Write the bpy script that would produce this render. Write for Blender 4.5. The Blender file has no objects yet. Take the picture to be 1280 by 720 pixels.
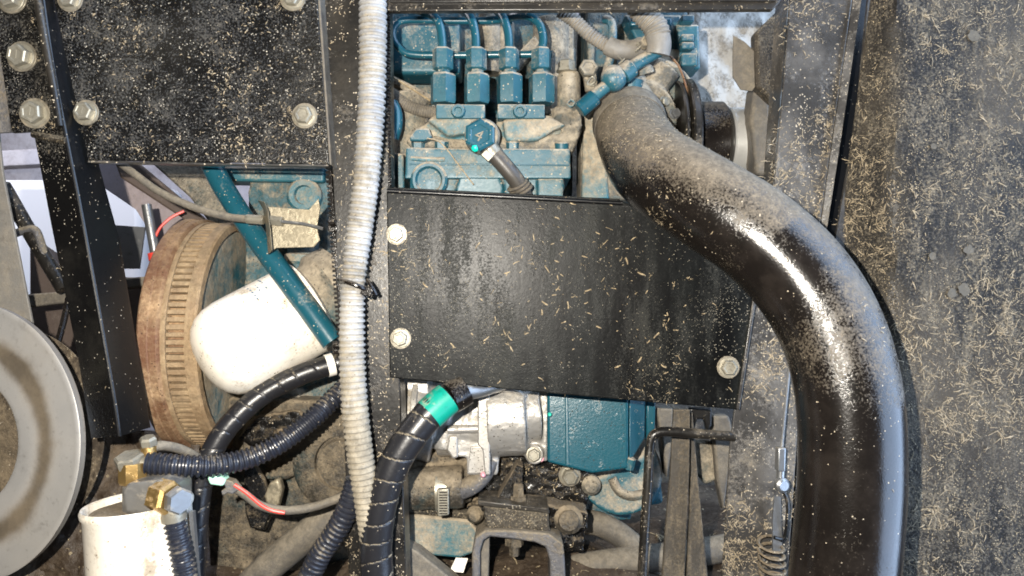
import bpy, math, random
from mathutils import Vector, Matrix, noise

random.seed(7)
scene = bpy.context.scene
COL = scene.collection

# ------------------------------------------------------------------ camera
K = 0.0008          # metres per photo pixel on the plane of the middle cover
D = 0.75            # camera distance to that plane
cam_data = bpy.data.cameras.new('camera')
cam = bpy.data.objects.new('camera', cam_data)
COL.objects.link(cam)
cam.location = (0, -D, 0)
cam.rotation_euler = (math.radians(90), 0, 0)
cam_data.sensor_width = 36.0
cam_data.lens = 36.0 * D / (1280 * K)
cam_data.clip_start = 0.01
cam_data.clip_end = 50
scene.camera = cam

# ------------------------------------------------------------------ light
world = bpy.data.worlds.new('World')
scene.world = world
world.use_nodes = True
bg = world.node_tree.nodes['Background']
bg.inputs[0].default_value = (0.92, 0.92, 0.96, 1)
bg.inputs[1].default_value = 0.055

def lamp(name, kind, loc, aim, power, color, **kw):
    l = bpy.data.lights.new(name, kind)
    l.energy = power
    l.color = color
    for k, v in kw.items():
        setattr(l, k, v)
    o = bpy.data.objects.new(name, l)
    COL.objects.link(o)
    o.location = loc
    o.rotation_euler = (Vector(aim) - Vector(loc)).to_track_quat('-Z', 'Y').to_euler()
    return o

# the phone's flash, a little up and to the side of its lens
lamp('camera_flash', 'POINT', (-0.082, -0.76, 0.050), (0, 0, 0), 72, (1.0, 0.935, 0.83), shadow_soft_size=0.006)
# daylight that reaches the machine from the open side of the shed
lamp('daylight_opening', 'AREA', (1.22, -0.44, 0.42), (0.28, -0.12, 0.1), 100, (0.52, 0.70, 1.0), shape='RECTANGLE', size=1.35, size_y=2.9)
lamp('daylight_yard', 'AREA', (-1.3, 0.55, 1.3), (-0.95, 1.5, 0.2), 27, (0.95, 0.93, 1.0), shape='RECTANGLE', size=1.0, size_y=1.0)

scene.cycles.use_adaptive_sampling = True
scene.cycles.adaptive_threshold = 0.02
scene.cycles.filter_width = 1.8
scene.cycles.max_bounces = 5
scene.cycles.diffuse_bounces = 3
scene.cycles.glossy_bounces = 3
vs = scene.view_settings
vs.view_transform = 'Standard'
vs.look = 'None'
vs.exposure = 0.0
vs.gamma = 1.0
vs.use_curve_mapping = False

# ------------------------------------------------------------------ helpers
def P(px, py, d=0.0):
    """photo pixel at a depth d (mm behind the middle cover) -> world point"""
    s = K * (1 + d * 0.001 / D)
    return Vector(((px - 640) * s, d * 0.001, (360 - py) * s))

def R(r, d=0.0):
    return r * K * (1 + d * 0.001 / D)

class Geo:
    def __init__(self, v=None, f=None, a=None):
        self.v = v or []
        self.f = f or []
        self.a = a or [0.0] * len(self.v)
    def add(self, o):
        n = len(self.v)
        self.v += o.v
        self.a += o.a
        self.f += [tuple(i + n for i in q) for q in o.f]
        return self
    def __add__(self, o):
        return Geo(list(self.v), list(self.f), list(self.a)).add(o)
    def dust(self, fn):
        self.a = [fn(p) for p in self.v]
        return self

def prism(poly, d0, d1):
    """outline in photo pixels at depth d0 (or own depth as 3rd value), thickness straight back to d1"""
    fr = [P(p[0], p[1], p[2] if len(p) > 2 else d0) for p in poly]
    t = (d1 - d0) * 0.001
    bk = [p + Vector((0, t, 0)) for p in fr]
    n = len(fr)
    # orientation
    ar = sum(fr[i].x * fr[(i + 1) % n].z - fr[(i + 1) % n].x * fr[i].z for i in range(n))
    f = []
    if ar > 0:
        f.append(tuple(range(n)))
        f.append(tuple(range(2 * n - 1, n - 1, -1)))
        f += [(i, i + n, (i + 1) % n + n, (i + 1) % n) for i in range(n)]
    else:
        f.append(tuple(range(n - 1, -1, -1)))
        f.append(tuple(range(n, 2 * n)))
        f += [((i + 1) % n, (i + 1) % n + n, i + n, i) for i in range(n)]
    return Geo(fr + bk, f)

def box(x0, y0, x1, y1, d0, d1):
    return prism([(x0, y0), (x1, y0), (x1, y1), (x0, y1)], d0, d1)

def wbox(c, size, rot=None):
    """world box: centre, size (m), rotation matrix"""
    c = Vector(c)
    m = rot or Matrix.Identity(3)
    v = []
    for sx in (-1, 1):
        for sy in (-1, 1):
            for sz in (-1, 1):
                v.append(c + m @ Vector((sx * size[0] / 2, sy * size[1] / 2, sz * size[2] / 2)))
    f = [(0, 1, 3, 2), (4, 6, 7, 5), (0, 4, 5, 1), (2, 3, 7, 6), (0, 2, 6, 4), (1, 5, 7, 3)]
    return Geo(v, f)

def frame(axis):
    a = Vector(axis).normalized()
    u = a.cross(Vector((0, 0, 1)))
    if u.length < 0.05:
        u = a.cross(Vector((1, 0, 0)))
    u.normalize()
    w = a.cross(u).normalized()
    return a, u, w

def lathe(A, axis, prof, seg=24, rot=0.0, close=True):
    """prof: list of (distance along the axis, radius) in metres"""
    A = Vector(A)
    a, u, w = frame(axis)
    v, f = [], []
    for t, r in prof:
        for k in range(seg):
            th = rot + 2 * math.pi * k / seg
            v.append(A + a * t + (u * math.cos(th) + w * math.sin(th)) * max(r, 1e-5))
    m = len(prof)
    for i in range(m - 1):
        for k in range(seg):
            k2 = (k + 1) % seg
            f.append((i * seg + k, i * seg + k2, (i + 1) * seg + k2, (i + 1) * seg + k))
    if close:
        f.append(tuple(range(seg - 1, -1, -1)))
        f.append(tuple((m - 1) * seg + k for k in range(seg)))
    return Geo(v, f)

def cyl(A, B, r, seg=20, ch=0.0):
    A = Vector(A); B = Vector(B)
    L = (B - A).length
    pr = [(0, r), (L, r)] if not ch else [(0, r - ch), (ch, r), (L - ch, r), (L, r - ch)]
    return lathe(A, B - A, pr, seg)

def crspline(pts, step):
    """Catmull-Rom through (Vector, radius) -> evenly stepped samples"""
    q = [pts[0]] + pts + [pts[-1]]
    dense = []
    for i in range(1, len(q) - 2):
        p0, p1, p2, p3 = q[i - 1], q[i], q[i + 1], q[i + 2]
        n = 24
        for j in range(n):
            t = j / n
            def cr(a, b, c, d):
                return 0.5 * ((2 * b) + (c - a) * t + (2 * a - 5 * b + 4 * c - d) * t * t + (3 * b - a - 3 * c + d) * t ** 3)
            dense.append((cr(p0[0], p1[0], p2[0], p3[0]), cr(p0[1], p1[1], p2[1], p3[1])))
    dense.append(pts[-1])
    out = [dense[0]]
    acc = 0.0
    for i in range(1, len(dense)):
        a, ra = dense[i - 1]
        b, rb = dense[i]
        L = (b - a).length
        while acc + L >= step:
            t = (step - acc) / L
            a, ra = a.lerp(b, t), ra + (rb - ra) * t
            out.append((a, ra))
            L = (b - a).length
            acc = 0.0
        acc += L
    out.append(dense[-1])
    return out

def tube(path, r, seg=16, step=0.003, prof=None, dustf=None, caps=True):
    """path: list of (px,py,d[,r px at that depth]) or Vectors; r in metres"""
    pts = []
    for p in path:
        if isinstance(p, Vector):
            pts.append((p, r))
        else:
            pts.append((P(*p[:3]), R(p[3], p[2]) if len(p) > 3 else r))
    S = crspline(pts, step)
    n = len(S)
    T = []
    for i in range(n):
        a = S[max(i - 1, 0)][0]; b = S[min(i + 1, n - 1)][0]
        t = b - a
        T.append(t.normalized() if t.length > 1e-9 else (T[-1] if T else Vector((0, 0, 1))))
    u = frame(T[0])[1]
    v, f, at = [], [], []
    for i in range(n):
        u = (u - T[i] * u.dot(T[i])).normalized()
        w = T[i].cross(u)
        c, rr = S[i]
        s = i * step
        for k in range(seg):
            th = 2 * math.pi * k / seg
            dr, du = prof(s, th) if prof else (0.0, 0.0)
            nrm = u * math.cos(th) + w * math.sin(th)
            v.append(c + nrm * (rr + dr))
            at.append(du + (dustf(i / (n - 1), nrm, c) if dustf else 0.0))
    for i in range(n - 1):
        for k in range(seg):
            k2 = (k + 1) % seg
            f.append((i * seg + k, i * seg + k2, (i + 1) * seg + k2, (i + 1) * seg + k))
    if caps:
        f.append(tuple(range(seg - 1, -1, -1)))
        f.append(tuple((n - 1) * seg + k for k in range(seg)))
    return Geo(v, f, at)

def corrug(pitch, dep, du=0.5):
    def fn(s, th):
        c = math.cos(2 * math.pi * s / pitch + 0.9 * math.sin(s * 37) + 0.5 * math.sin(s * 83))
        x = max(-1, min(1, c * 1.8))
        return (x - 1) * 0.5 * dep * (0.85 + 0.25 * math.sin(s * 29 + th)), (du if x < -0.3 else 0.0)
    return fn

def spiral(pitch, dep, du=0.9, w=0.07):
    def fn(s, th):
        wob = 0.13 * math.sin(s * 41) + 0.06 * math.sin(s * 97 + th)
        x = (s / pitch - th / (2 * math.pi) + wob) % 1.0
        if x < w:
            return -dep, du
        return dep * 0.5 * (1 - x) , (du * 0.35 if x > 0.95 else 0.0)
    return fn

def hexhead(A, axis, r, h, rot=0.0, flange=0.0):
    g = Geo()
    if flange:
        g.add(lathe(A, axis, [(0, flange), (h * 0.14, flange), (h * 0.22, flange * .95), (h * 0.24, r * 0.9)], 24))
    A2 = Vector(A) + Vector(axis).normalized() * (h * 0.2 if flange else 0)
    g.add(lathe(A2, axis, [(0, r), (h * 0.86, r), (h * 1.0, r * 0.86), (h * 1.0, r * 0.66), (h * 0.93, r * 0.58), (h * 0.93, 0)], 6, rot))
    return g

# ------------------------------------------------------------------ materials
MATS = {}
TAN = (0.33, 0.265, 0.185)
def mat(name, base, rough=0.4, metal=0.0, dust=0.0, dcol=TAN, dscale=18.0, fine=220.0, specks=0.0, sscale=420.0,
        scol=(0.42, 0.36, 0.27), bump=0.25, bscale=160.0, up=0.25, alt=None, altamt=0.5, altscale=9.0, stretch=None, coat=0.0, soft=0.10, spec=0.5, fw=0.36, grime=0.45, drough=0.62):
    m = bpy.data.materials.new(name)
    m.use_nodes = True
    nt = m.node_tree
    N, L = nt.nodes, nt.links
    bs = N['Principled BSDF']
    def nd(t, **kw):
        n = N.new(t)
        for k, v in kw.items():
            setattr(n, k, v)
        return n
    def mth(op, a, b=None, clamp=False):
        n = nd('ShaderNodeMath', operation=op, use_clamp=clamp)
        for i, x in enumerate((a, b)):
            if x is None: continue
            if isinstance(x, (int, float)): n.inputs[i].default_value = x
            else: L.new(x, n.inputs[i])
        return n.outputs[0]
    def noise_(scale, detail=4.0, rough_=0.6, vec=None):
        n = nd('ShaderNodeTexNoise')
        n.inputs['Scale'].default_value = scale
        n.inputs['Detail'].default_value = detail
        n.inputs['Roughness'].default_value = rough_
        L.new(vec or POS, n.inputs['Vector'])
        return n.outputs[0]
    def sstep(x, lo, hi):
        n = nd('ShaderNodeMapRange', interpolation_type='SMOOTHSTEP')
        L.new(x, n.inputs[0])
        for i, v in ((1, lo), (2, hi)):
            if isinstance(v, (int, float)): n.inputs[i].default_value = v
            else: L.new(v, n.inputs[i])
        return n.outputs[0]
    def mixc(fac, a, b):
        n = nd('ShaderNodeMix', data_type='RGBA')
        for i, x in ((0, fac), (6, a), (7, b)):
            if isinstance(x, (int, float)): n.inputs[i].default_value = x
            elif isinstance(x, tuple): n.inputs[i].default_value = (*x, 1)
            else: L.new(x, n.inputs[i])
        return n.outputs[2]
    def mixf(fac, a, b):
        n = nd('ShaderNodeMix', data_type='FLOAT')
        for i, x in ((0, fac), (2, a), (3, b)):
            if isinstance(x, (int, float)): n.inputs[i].default_value = x
            else: L.new(x, n.inputs[i])
        return n.outputs[0]
    geo = nd('ShaderNodeNewGeometry')
    POS = geo.outputs['Position']
    if stretch:
        mp = nd('ShaderNodeMapping')
        mp.inputs['Scale'].default_value = stretch
        L.new(POS, mp.inputs[0])
        POS2 = mp.outputs[0]
    else:
        POS2 = POS
    sep = nd('ShaderNodeSeparateXYZ')
    L.new(geo.outputs['Normal'], sep.inputs[0])
    big = noise_(dscale, 7, drough, POS2)
    fin = noise_(fine, 4, 0.7)
    att = nd('ShaderNodeAttribute', attribute_name='dust')
    v = mth('ADD', mth('MULTIPLY', big, 1 - fw), mth('MULTIPLY', fin, fw))
    v = mth('ADD', v, mth('MULTIPLY', mth('MAXIMUM', sep.outputs[2], -0.2), up * 0.5))
    v = mth('ADD', v, mth('MULTIPLY', att.outputs['Fac'], 0.45))
    th = 0.76 - 0.52 * dust
    dm = sstep(v, th - soft, th + soft)
    col = base
    if alt:
        am = sstep(noise_(altscale, 5, 0.65, POS2), 0.62 - 0.3 * altamt, 0.72 - 0.1 * altamt)
        col = mixc(am, base, alt)
    # tonal variation of the bare surface
    fv = sstep(noise_(fine * 0.35, 6, 0.7), 0.3, 0.72)
    dark = tuple(c * 0.58 for c in dcol)
    lite = tuple(min(1, c * 1.14) for c in dcol)
    dcolr = mixc(fv, dark, lite)
    col = mixc(dm, col, dcolr)
    if grime:
        # oily stains and handling marks
        g1 = sstep(noise_(31.0, 7, 0.72), 0.52, 0.72)
        g2 = sstep(noise_(140.0, 5, 0.75), 0.56, 0.70)
        gm = mth('MULTIPLY', mth('ADD', mth('MULTIPLY', g1, 0.55), mth('MULTIPLY', g2, 0.6), True), grime)
        gd = nd('ShaderNodeMix', data_type='RGBA', blend_type='MULTIPLY')
        gd.inputs[0].default_value = 1.0
        gd.inputs[7].default_value = (0.16, 0.13, 0.10, 1)
        if isinstance(col, tuple): gd.inputs[6].default_value = (*col, 1)
        else: L.new(col, gd.inputs[6])
        col = mixc(gm, col, gd.outputs[2])
    rgh = mixf(dm, mth('MULTIPLY', mth('ADD', mth('MULTIPLY', fin, 0.5), 0.75), rough), 0.92)
    met = mixf(dm, metal, 0.0)
    if specks > 0:
        vo = nd('ShaderNodeTexVoronoi')
        vo.inputs['Scale'].default_value = sscale
        L.new(POS, vo.inputs['Vector'])
        spc = nd('ShaderNodeSeparateColor')
        L.new(vo.outputs['Color'], spc.inputs[0])
        # only some cells hold a speck; clumped by a soft noise
        cl = sstep(noise_(dscale * 1.6, 4, 0.6), 0.36, 0.66)
        keep = mth('LESS_THAN', spc.outputs[0], mth('MULTIPLY', mth('MULTIPLY', cl, specks), mth('ADD', att.outputs['Fac'], 1.0, True)))
        rad = mth('MULTIPLY', spc.outputs[1], 0.42)
        dot = mth('MULTIPLY', mth('LESS_THAN', vo.outputs['Distance'], rad), keep)
        sc2 = mixc(spc.outputs[2], tuple(c * 0.45 for c in scol), scol)
        col = mixc(dot, col, sc2)
        rgh = mixf(dot, rgh, 0.9)
        met = mixf(dot, met, 0.0)
    if isinstance(col, tuple):
        bs.inputs['Base Color'].default_value = (*col, 1)
    else:
        L.new(col, bs.inputs['Base Color'])
    L.new(rgh, bs.inputs['Roughness'])
    L.new(met, bs.inputs['Metallic'])
    bs.inputs['Specular IOR Level'].default_value = spec
    if coat:
        L.new(mth('MULTIPLY', mth('SUBTRACT', 1.0, dm), coat), bs.inputs['Coat Weight'])
        bs.inputs['Coat Roughness'].default_value = 0.12
    if bump:
        b = nd('ShaderNodeBump')
        b.inputs['Strength'].default_value = bump
        b.inputs['Distance'].default_value = 0.0022
        h = mth('ADD', mth('MULTIPLY', dm, mth('ADD', mth('MULTIPLY', fin, 0.8), 0.15)), mth('MULTIPLY', noise_(bscale, 4, 0.6), 0.35))
        L.new(h, b.inputs['Height'])
        L.new(b.outputs[0], bs.inputs['Normal'])
    MATS[name] = m
    return m

# ------------------------------------------------------------------ things
THINGS = []
class Thing:
    def __init__(self, name, label=None, cat=None, group=None, kind=None):
        self.name, self.label, self.cat, self.group, self.kind = name, label, cat, group, kind
        self.parts = []
        THINGS.append(self)
    def part(self, name, g, m, of=None, smooth=True, bevel=0.0, remesh=0.0, smoothit=0, disp=0.0, dscale=0.02, kind=None, label=None, sharp=35, subd=0):
        me = bpy.data.meshes.new(name)
        o = bpy.data.objects.new(name, me)
        COL.objects.link(o)
        me.materials.append(MATS[m])
        if kind: o['kind'] = kind
        if label: o['label'] = label
        if subd:
            md = o.modifiers.new('s', 'SUBSURF'); md.levels = subd; md.render_levels = subd; md.subdivision_type = 'SIMPLE'
        if remesh:
            md = o.modifiers.new('r', 'REMESH'); md.mode = 'VOXEL'; md.voxel_size = remesh; md.use_smooth_shade = True
        if smoothit:
            md = o.modifiers.new('sm', 'SMOOTH'); md.iterations = smoothit; md.factor = 0.5
        if disp:
            tx = bpy.data.textures.new('clouds', 'CLOUDS'); tx.noise_scale = dscale; tx.noise_depth = 3
            md = o.modifiers.new('d', 'DISPLACE'); md.texture = tx; md.strength = disp; md.mid_level = 0.5; md.texture_coords = 'LOCAL'
        if bevel:
            md = o.modifiers.new('b', 'BEVEL'); md.width = bevel; md.segments = 3; md.limit_method = 'ANGLE'; md.angle_limit = math.radians(38); md.harden_normals = False
        self.parts.append((o, g, of, smooth, sharp, bool(remesh)))
        return o
    def finish(self):
        allv = [p for _, g, *_ in self.parts for p in g.v]
        if not allv: return
        lo = [min(p[i] for p in allv) for i in range(3)]
        hi = [max(p[i] for p in allv) for i in range(3)]
        base = Vector(((lo[0] + hi[0]) / 2, (lo[1] + hi[1]) / 2, lo[2]))
        single = len(self.parts) == 1
        if single:
            root = self.parts[0][0]
            root.name = self.name
            root.data.name = self.name
        else:
            root = bpy.data.objects.new(self.name, None)
            root.empty_display_size = 0.02
            COL.objects.link(root)
        root.location = base
        for o, g, of, smooth, sharp, rem in self.parts:
            me = o.data
            me.from_pydata([p - base for p in g.v], [], g.f)
            if any(g.a):
                at = me.attributes.new('dust', 'FLOAT', 'POINT')
                at.data.foreach_set('value', g.a)
            me.validate()
            if smooth:
                me.polygons.foreach_set('use_smooth', [True] * len(me.polygons))
                if not rem:
                    me.set_sharp_from_angle(angle=math.radians(sharp))
            me.update()
            if not single:
                o.parent = of if of else root
        if self.label: root['label'] = self.label
        if self.cat: root['category'] = self.cat
        if self.group: root['group'] = self.group
        if self.kind: root['kind'] = self.kind
        self.root = root

def bolt(t, px, py, d, r, m='zinc', axis=(0, -1, 0), rot=None, washer=True, h=None, mark=None, name='bolt', of=None):
    """flanged hex bolt whose head stands on the surface at depth d; r = hex radius in px"""
    rr = R(r, d)
    ax = Vector(axis) + Vector((random.uniform(-.06, .06), 0, random.uniform(-.06, .06)))
    A = P(px, py, d)
    b = t.part(name, hexhead(A, ax, rr, h or rr * 0.95, random.uniform(0, 1) if rot is None else rot, rr * 1.22), m, of=of, sharp=25)
    if washer and of is None:
        t.part('washer', lathe(A + ax.normalized() * -0.0002, ax, [(0, rr * 1.40), (rr * 0.13, rr * 1.40), (rr * 0.16, rr * 1.37), (rr * 0.16, rr * 1.1)], 28), 'dull_washer' if m == 'zinc' else m, of=b, sharp=12)
    if mark and of is None:
        t.part('stamp', glyph(mark, A + ax.normalized() * ((h or rr * .95) * 1.14), ax, rr * 0.95, rr * 0.03), m, of=b)
    return b

def glyph(ch, A, axis, size, thick, spin=0.3):
    """a stamped character as raised mesh, centred at A facing along axis"""
    cu = bpy.data.curves.new('glyph', 'FONT')
    cu.body = ch
    cu.size = size
    cu.extrude = thick
    cu.align_x = 'CENTER'; cu.align_y = 'CENTER'
    cu.resolution_u = 2
    o = bpy.data.objects.new('glyph', cu)
    me = bpy.data.meshes.new_from_object(o)
    a, u, w = frame(axis)
    # facing the viewer: right = +x for axis -y
    up = Vector((0, 0, 1)); up = (up - a * up.dot(a)).normalized()
    rt = up.cross(a).normalized()
    c, s = math.cos(spin), math.sin(spin)
    v = [Vector(A) + (rt * (p.co.x * c - p.co.y * s)) + up * (p.co.x * s + p.co.y * c) + a * p.co.z for p in me.vertices]
    f = [tuple(p.vertices) for p in me.polygons]
    bpy.data.objects.remove(o); bpy.data.curves.remove(cu); bpy.data.meshes.remove(me)
    return Geo(v, f)

def flake(c, n, length, width, bend, ang, rnd=random):
    """one bit of straw or husk: a thin curled strip lying on a surface with normal n"""
    a, u, w = frame(n)
    v = []
    k = 4 if length > 0.0022 else 2
    p = c
    th = ang
    step = length / k
    cw = rnd.uniform(0.4, 1.0)
    for i in range(k + 1):
        d = u * math.cos(th) + w * math.sin(th)
        e = a.cross(d)
        tt = i / k
        hw = width * 0.5 * (0.35 + 0.65 * math.sin(math.pi * (0.15 + 0.75 * tt))) * rnd.uniform(0.7, 1.2)
        h = width * (0.15 + 0.8 * cw * math.sin(math.pi * tt)) + 0.00015
        tl = rnd.uniform(-.4, .4) * width
        v += [p - e * hw + a * (h - min(tl, 0)), p + e * hw + a * (h + max(tl, 0))]
        p = p + d * step
        th += bend * rnd.uniform(0.3, 1.5) / k
    return Geo(v, [(2 * i, 2 * i + 2, 2 * i + 3, 2 * i + 1) for i in range(k)])

def scatter(name, label, hosts, count, m='straw', lmin=0.0008, lmax=0.008, wmin=0.0003, wmax=0.0010, clump=28.0, thr=0.0, keep=None, facing=0.15, cat='chaff', seed=1, curl=0.9, tuft=0.05):
    rnd = random.Random(seed)
    tris = []
    for g in hosts:
        for q in g.f:
            for i in range(1, len(q) - 1):
                a, b, c = g.v[q[0]], g.v[q[i]], g.v[q[i + 1]]
                n = (b - a).cross(c - a)
                ar = n.length / 2
                if ar < 1e-12: continue
                n = n.normalized()
                if -n.y < facing: continue
                tris.append((ar, a, b, c, n))
    import bisect
    cum, s = [], 0
    for t_ in tris:
        s += t_[0]; cum.append(s)
    G = Geo()
    made = tries = 0
    def put(p, n, big):
        x = rnd.random() ** (2.2 if big else 5.0)
        ln = lmin + (lmax - lmin) * x
        G.add(flake(p, n, ln, rnd.uniform(wmin, wmax) * (0.7 + 0.7 * x), rnd.gauss(0, curl), rnd.uniform(0, 6.28), rnd))
    while made < count and tries < count * 30:
        tries += 1
        t_ = tris[min(bisect.bisect(cum, rnd.random() * s), len(tris) - 1)]
        r1, r2 = math.sqrt(rnd.random()), rnd.random()
        p = t_[1] * (1 - r1) + t_[2] * (r1 * (1 - r2)) + t_[3] * (r1 * r2)
        nz = noise.noise(p * 6.5) * 0.5 + noise.noise(p * clump) * 0.35 + noise.noise(p * 70) * 0.25
        if nz < thr + rnd.uniform(-.3, .2): continue
        if keep and rnd.random() > keep(p): continue
        put(p, t_[4], rnd.random() < 0.25)
        made += 1
        if rnd.random() < tuft:                         # a little tuft that caught here
            a_, u_, w_ = frame(t_[4])
            for _ in range(rnd.randint(3, 9)):
                q = p + u_ * rnd.gauss(0, .0022) + w_ * rnd.gauss(0, .0022) + t_[4] * rnd.uniform(0, .0006)
                put(q, t_[4], rnd.random() < 0.6)
                made += 1
    t = Thing(name, label, cat, kind='stuff')
    t.part(name, G, m, smooth=False)
    return t

# ------------------------------------------------------------------ material set
mat('black_panel', (0.0024, 0.0026, 0.0028), 0.34, dust=0.16, dcol=(0.042, 0.041, 0.034), dscale=16, fine=520, specks=0.5, sscale=700, scol=(0.24, 0.215, 0.165), alt=(0.0075, 0.0084, 0.0082), altamt=0.8, altscale=8, stretch=(2.6, 1, 0.55), bump=0.22, up=0.3, soft=0.2, spec=0.10, fw=0.42, grime=0.7)
mat('speckled_panel', (0.0035, 0.0033, 0.0032), 0.24, dust=0.35, dcol=(0.13, 0.115, 0.09), dscale=40, fine=430, drough=0.75, specks=1.0, sscale=560, scol=(0.42, 0.385, 0.32), alt=(0.014, 0.013, 0.011), altamt=0.6, altscale=10, bump=0.8, bscale=330, up=0.1, soft=0.075, spec=0.5, fw=0.6, grime=0.8)
mat('black_post', (0.0065, 0.006, 0.0055), 0.33, dust=0.24, dcol=(0.125, 0.102, 0.072), dscale=26, fine=300, specks=0.5, sscale=480, alt=(0.026, 0.0225, 0.018), altamt=0.7, bump=0.3, spec=0.4, grime=0.5)
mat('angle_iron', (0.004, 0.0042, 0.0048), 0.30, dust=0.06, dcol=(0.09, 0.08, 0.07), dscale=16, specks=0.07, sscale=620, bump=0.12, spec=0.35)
mat('grey_post', (0.030, 0.028, 0.026), 0.30, dust=0.30, dcol=(0.18, 0.153, 0.115), dscale=26, fine=300, specks=0.7, sscale=460, alt=(0.085, 0.08, 0.074), altamt=0.55, altscale=12, bump=0.35, grime=0.5)
mat('dirty_plate', (0.006, 0.0048, 0.0037), 0.5, dust=0.43, dcol=(0.175, 0.150, 0.112), dscale=34, fine=430, drough=0.75, specks=1.0, sscale=620, scol=(0.40, 0.325, 0.215), alt=(0.045, 0.037, 0.027), altamt=0.6, altscale=9, bump=0.7, stretch=(1.5, 1, 0.6), soft=0.075, fw=0.56, grime=0.75, spec=0.3)
mat('teal', (0.010, 0.070, 0.096), 0.46, dust=0.33, dcol=(0.36, 0.31, 0.235), dscale=34, fine=380, specks=0.35, sscale=420, alt=(0.020, 0.095, 0.118), altamt=0.5, bump=0.22, up=0.9, soft=0.12, grime=0.4)
mat('teal_clean', (0.007, 0.062, 0.088), 0.30, dust=0.10, dcol=(0.34, 0.30, 0.23), dscale=40, fine=380, specks=0.35, sscale=520, bump=0.15, up=0.35)
mat('teal_dusty', (0.018, 0.110, 0.145), 0.45, dust=0.55, dcol=(0.34, 0.285, 0.205), dscale=22, fine=260, specks=0.3, bump=0.45, up=0.7, soft=0.14)
mat('dusty_casting', (0.055, 0.055, 0.047), 0.55, dust=0.56, dcol=(0.33, 0.28, 0.205), dscale=30, fine=300, drough=.72, specks=0.35, scol=(0.08, 0.065, 0.045), bump=0.7, alt=(0.022, 0.065, 0.075), altamt=0.5, altscale=16, up=0.7, soft=0.13, grime=0.75)
mat('dusty_block', (0.016, 0.066, 0.083), 0.55, dust=0.44, dcol=(0.30, 0.26, 0.195), dscale=24, fine=280, drough=.72, specks=0.4, scol=(0.10, 0.085, 0.06), bump=0.8, up=0.8, soft=0.11, grime=0.85)  # dusty paint, also darkened to put shade into the recess behind the pump
mat('dark_grime', (0.0045, 0.004, 0.0035), 0.26, dust=0.33, dcol=(0.20, 0.155, 0.10), dscale=55, fine=420, drough=0.78, specks=0.6, sscale=420, bump=1.0, up=0.9, grime=0.5, soft=0.08)
mat('aluminium', (0.36, 0.345, 0.32), 0.40, metal=0.55, dust=0.24, dcol=(0.33, 0.285, 0.215), dscale=40, specks=0.45, sscale=460, scol=(0.08, 0.07, 0.055), bump=0.35, bscale=420, up=0.3, grime=0.35)
mat('zinc', (0.27, 0.25, 0.20), 0.42, metal=0.6, dust=0.22, dcol=(0.22, 0.185, 0.13), dscale=260, fine=900, bump=0.15, up=0.2, grime=0.9)
mat('brass', (0.44, 0.29, 0.11), 0.36, metal=0.85, dust=0.26, dcol=(0.30, 0.22, 0.13), dscale=160, fine=700, bump=0.25, grime=0.7)
mat('white_paint', (0.74, 0.685, 0.59), 0.42, grime=0.5, dust=0.27, dcol=(0.42, 0.34, 0.24), dscale=36, fine=340, specks=0.16, sscale=420, scol=(0.25, 0.19, 0.12), bump=0.15, up=0.1, alt=(0.70, 0.66, 0.58), altamt=0.5, altscale=20)
mat('print_blue', (0.05, 0.12, 0.20), 0.5, grime=0, bump=0)
mat('rubber', (0.0065, 0.0052, 0.0045), 0.18, dust=0.13, dcol=(0.165, 0.135, 0.097), dscale=30, fine=480, drough=0.72, specks=0.10, sscale=520, alt=(0.013, 0.0105, 0.009), altamt=0.5, altscale=22, bump=0.2, bscale=520, up=0.35, soft=0.15, fw=0.5, grime=0.3, spec=0.42)
mat('hose_wrap', (0.012, 0.012, 0.014), 0.33, dust=0.12, dcol=(0.22, 0.185, 0.13), dscale=70, fine=380, specks=0.15, bump=0.25, up=0.2, grime=0.2)
mat('ribbed_black', (0.016, 0.018, 0.026), 0.33, dust=0.14, dcol=(0.22, 0.185, 0.135), dscale=50, fine=300, specks=0.12, bump=0.2, up=0.2)
mat('grey_conduit', (0.32, 0.318, 0.312), 0.5, dust=0.32, dcol=(0.28, 0.245, 0.185), dscale=30, fine=260, specks=0.2, scol=(0.2, 0.16, 0.11), bump=0.3, up=0.0, alt=(0.19, 0.195, 0.205), altamt=0.6, altscale=14, soft=0.16, grime=0.75)
mat('dusty_hose', (0.07, 0.064, 0.056), 0.6, dust=0.46, dcol=(0.21, 0.18, 0.135), dscale=45, fine=400, bump=0.4, up=0.4, soft=0.2)
mat('rusty_steel', (0.12, 0.052, 0.024), 0.65, metal=0.2, dust=0.45, dcol=(0.36, 0.24, 0.13), dscale=24, fine=260, specks=0.3, scol=(0.09, 0.045, 0.02), bump=0.5, up=0.1, soft=0.16, grime=0.6)
mat('ring_gear', (0.22, 0.145, 0.08), 0.55, metal=0.15, dust=0.5, dcol=(0.34, 0.245, 0.14), dscale=30, fine=300, drough=.72, bump=0.5, up=0.1, soft=0.16, grime=0.75)
mat('wheel_metal', (0.50, 0.485, 0.46), 0.32, metal=0.6, dust=0.22, dcol=(0.115, 0.09, 0.06), dscale=8, fine=60, bump=0.03, up=0.1, soft=0.3, fw=0.1, grime=0.45)
mat('wheel_groove', (0.18, 0.155, 0.12), 0.45, metal=0.6, dust=0.3, dcol=(0.15, 0.12, 0.085), dscale=10, fine=60, bump=0.05, soft=0.3, fw=0.1, grime=0.4)
mat('galvanised', (0.26, 0.265, 0.27), 0.36, metal=0.8, dust=0.22, dcol=(0.28, 0.24, 0.18), dscale=60, bump=0.2, grime=0.5)
mat('bracket_steel', (0.24, 0.21, 0.15), 0.36, metal=0.6, dust=0.36, dcol=(0.34, 0.29, 0.20), dscale=30, bump=0.3)
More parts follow.
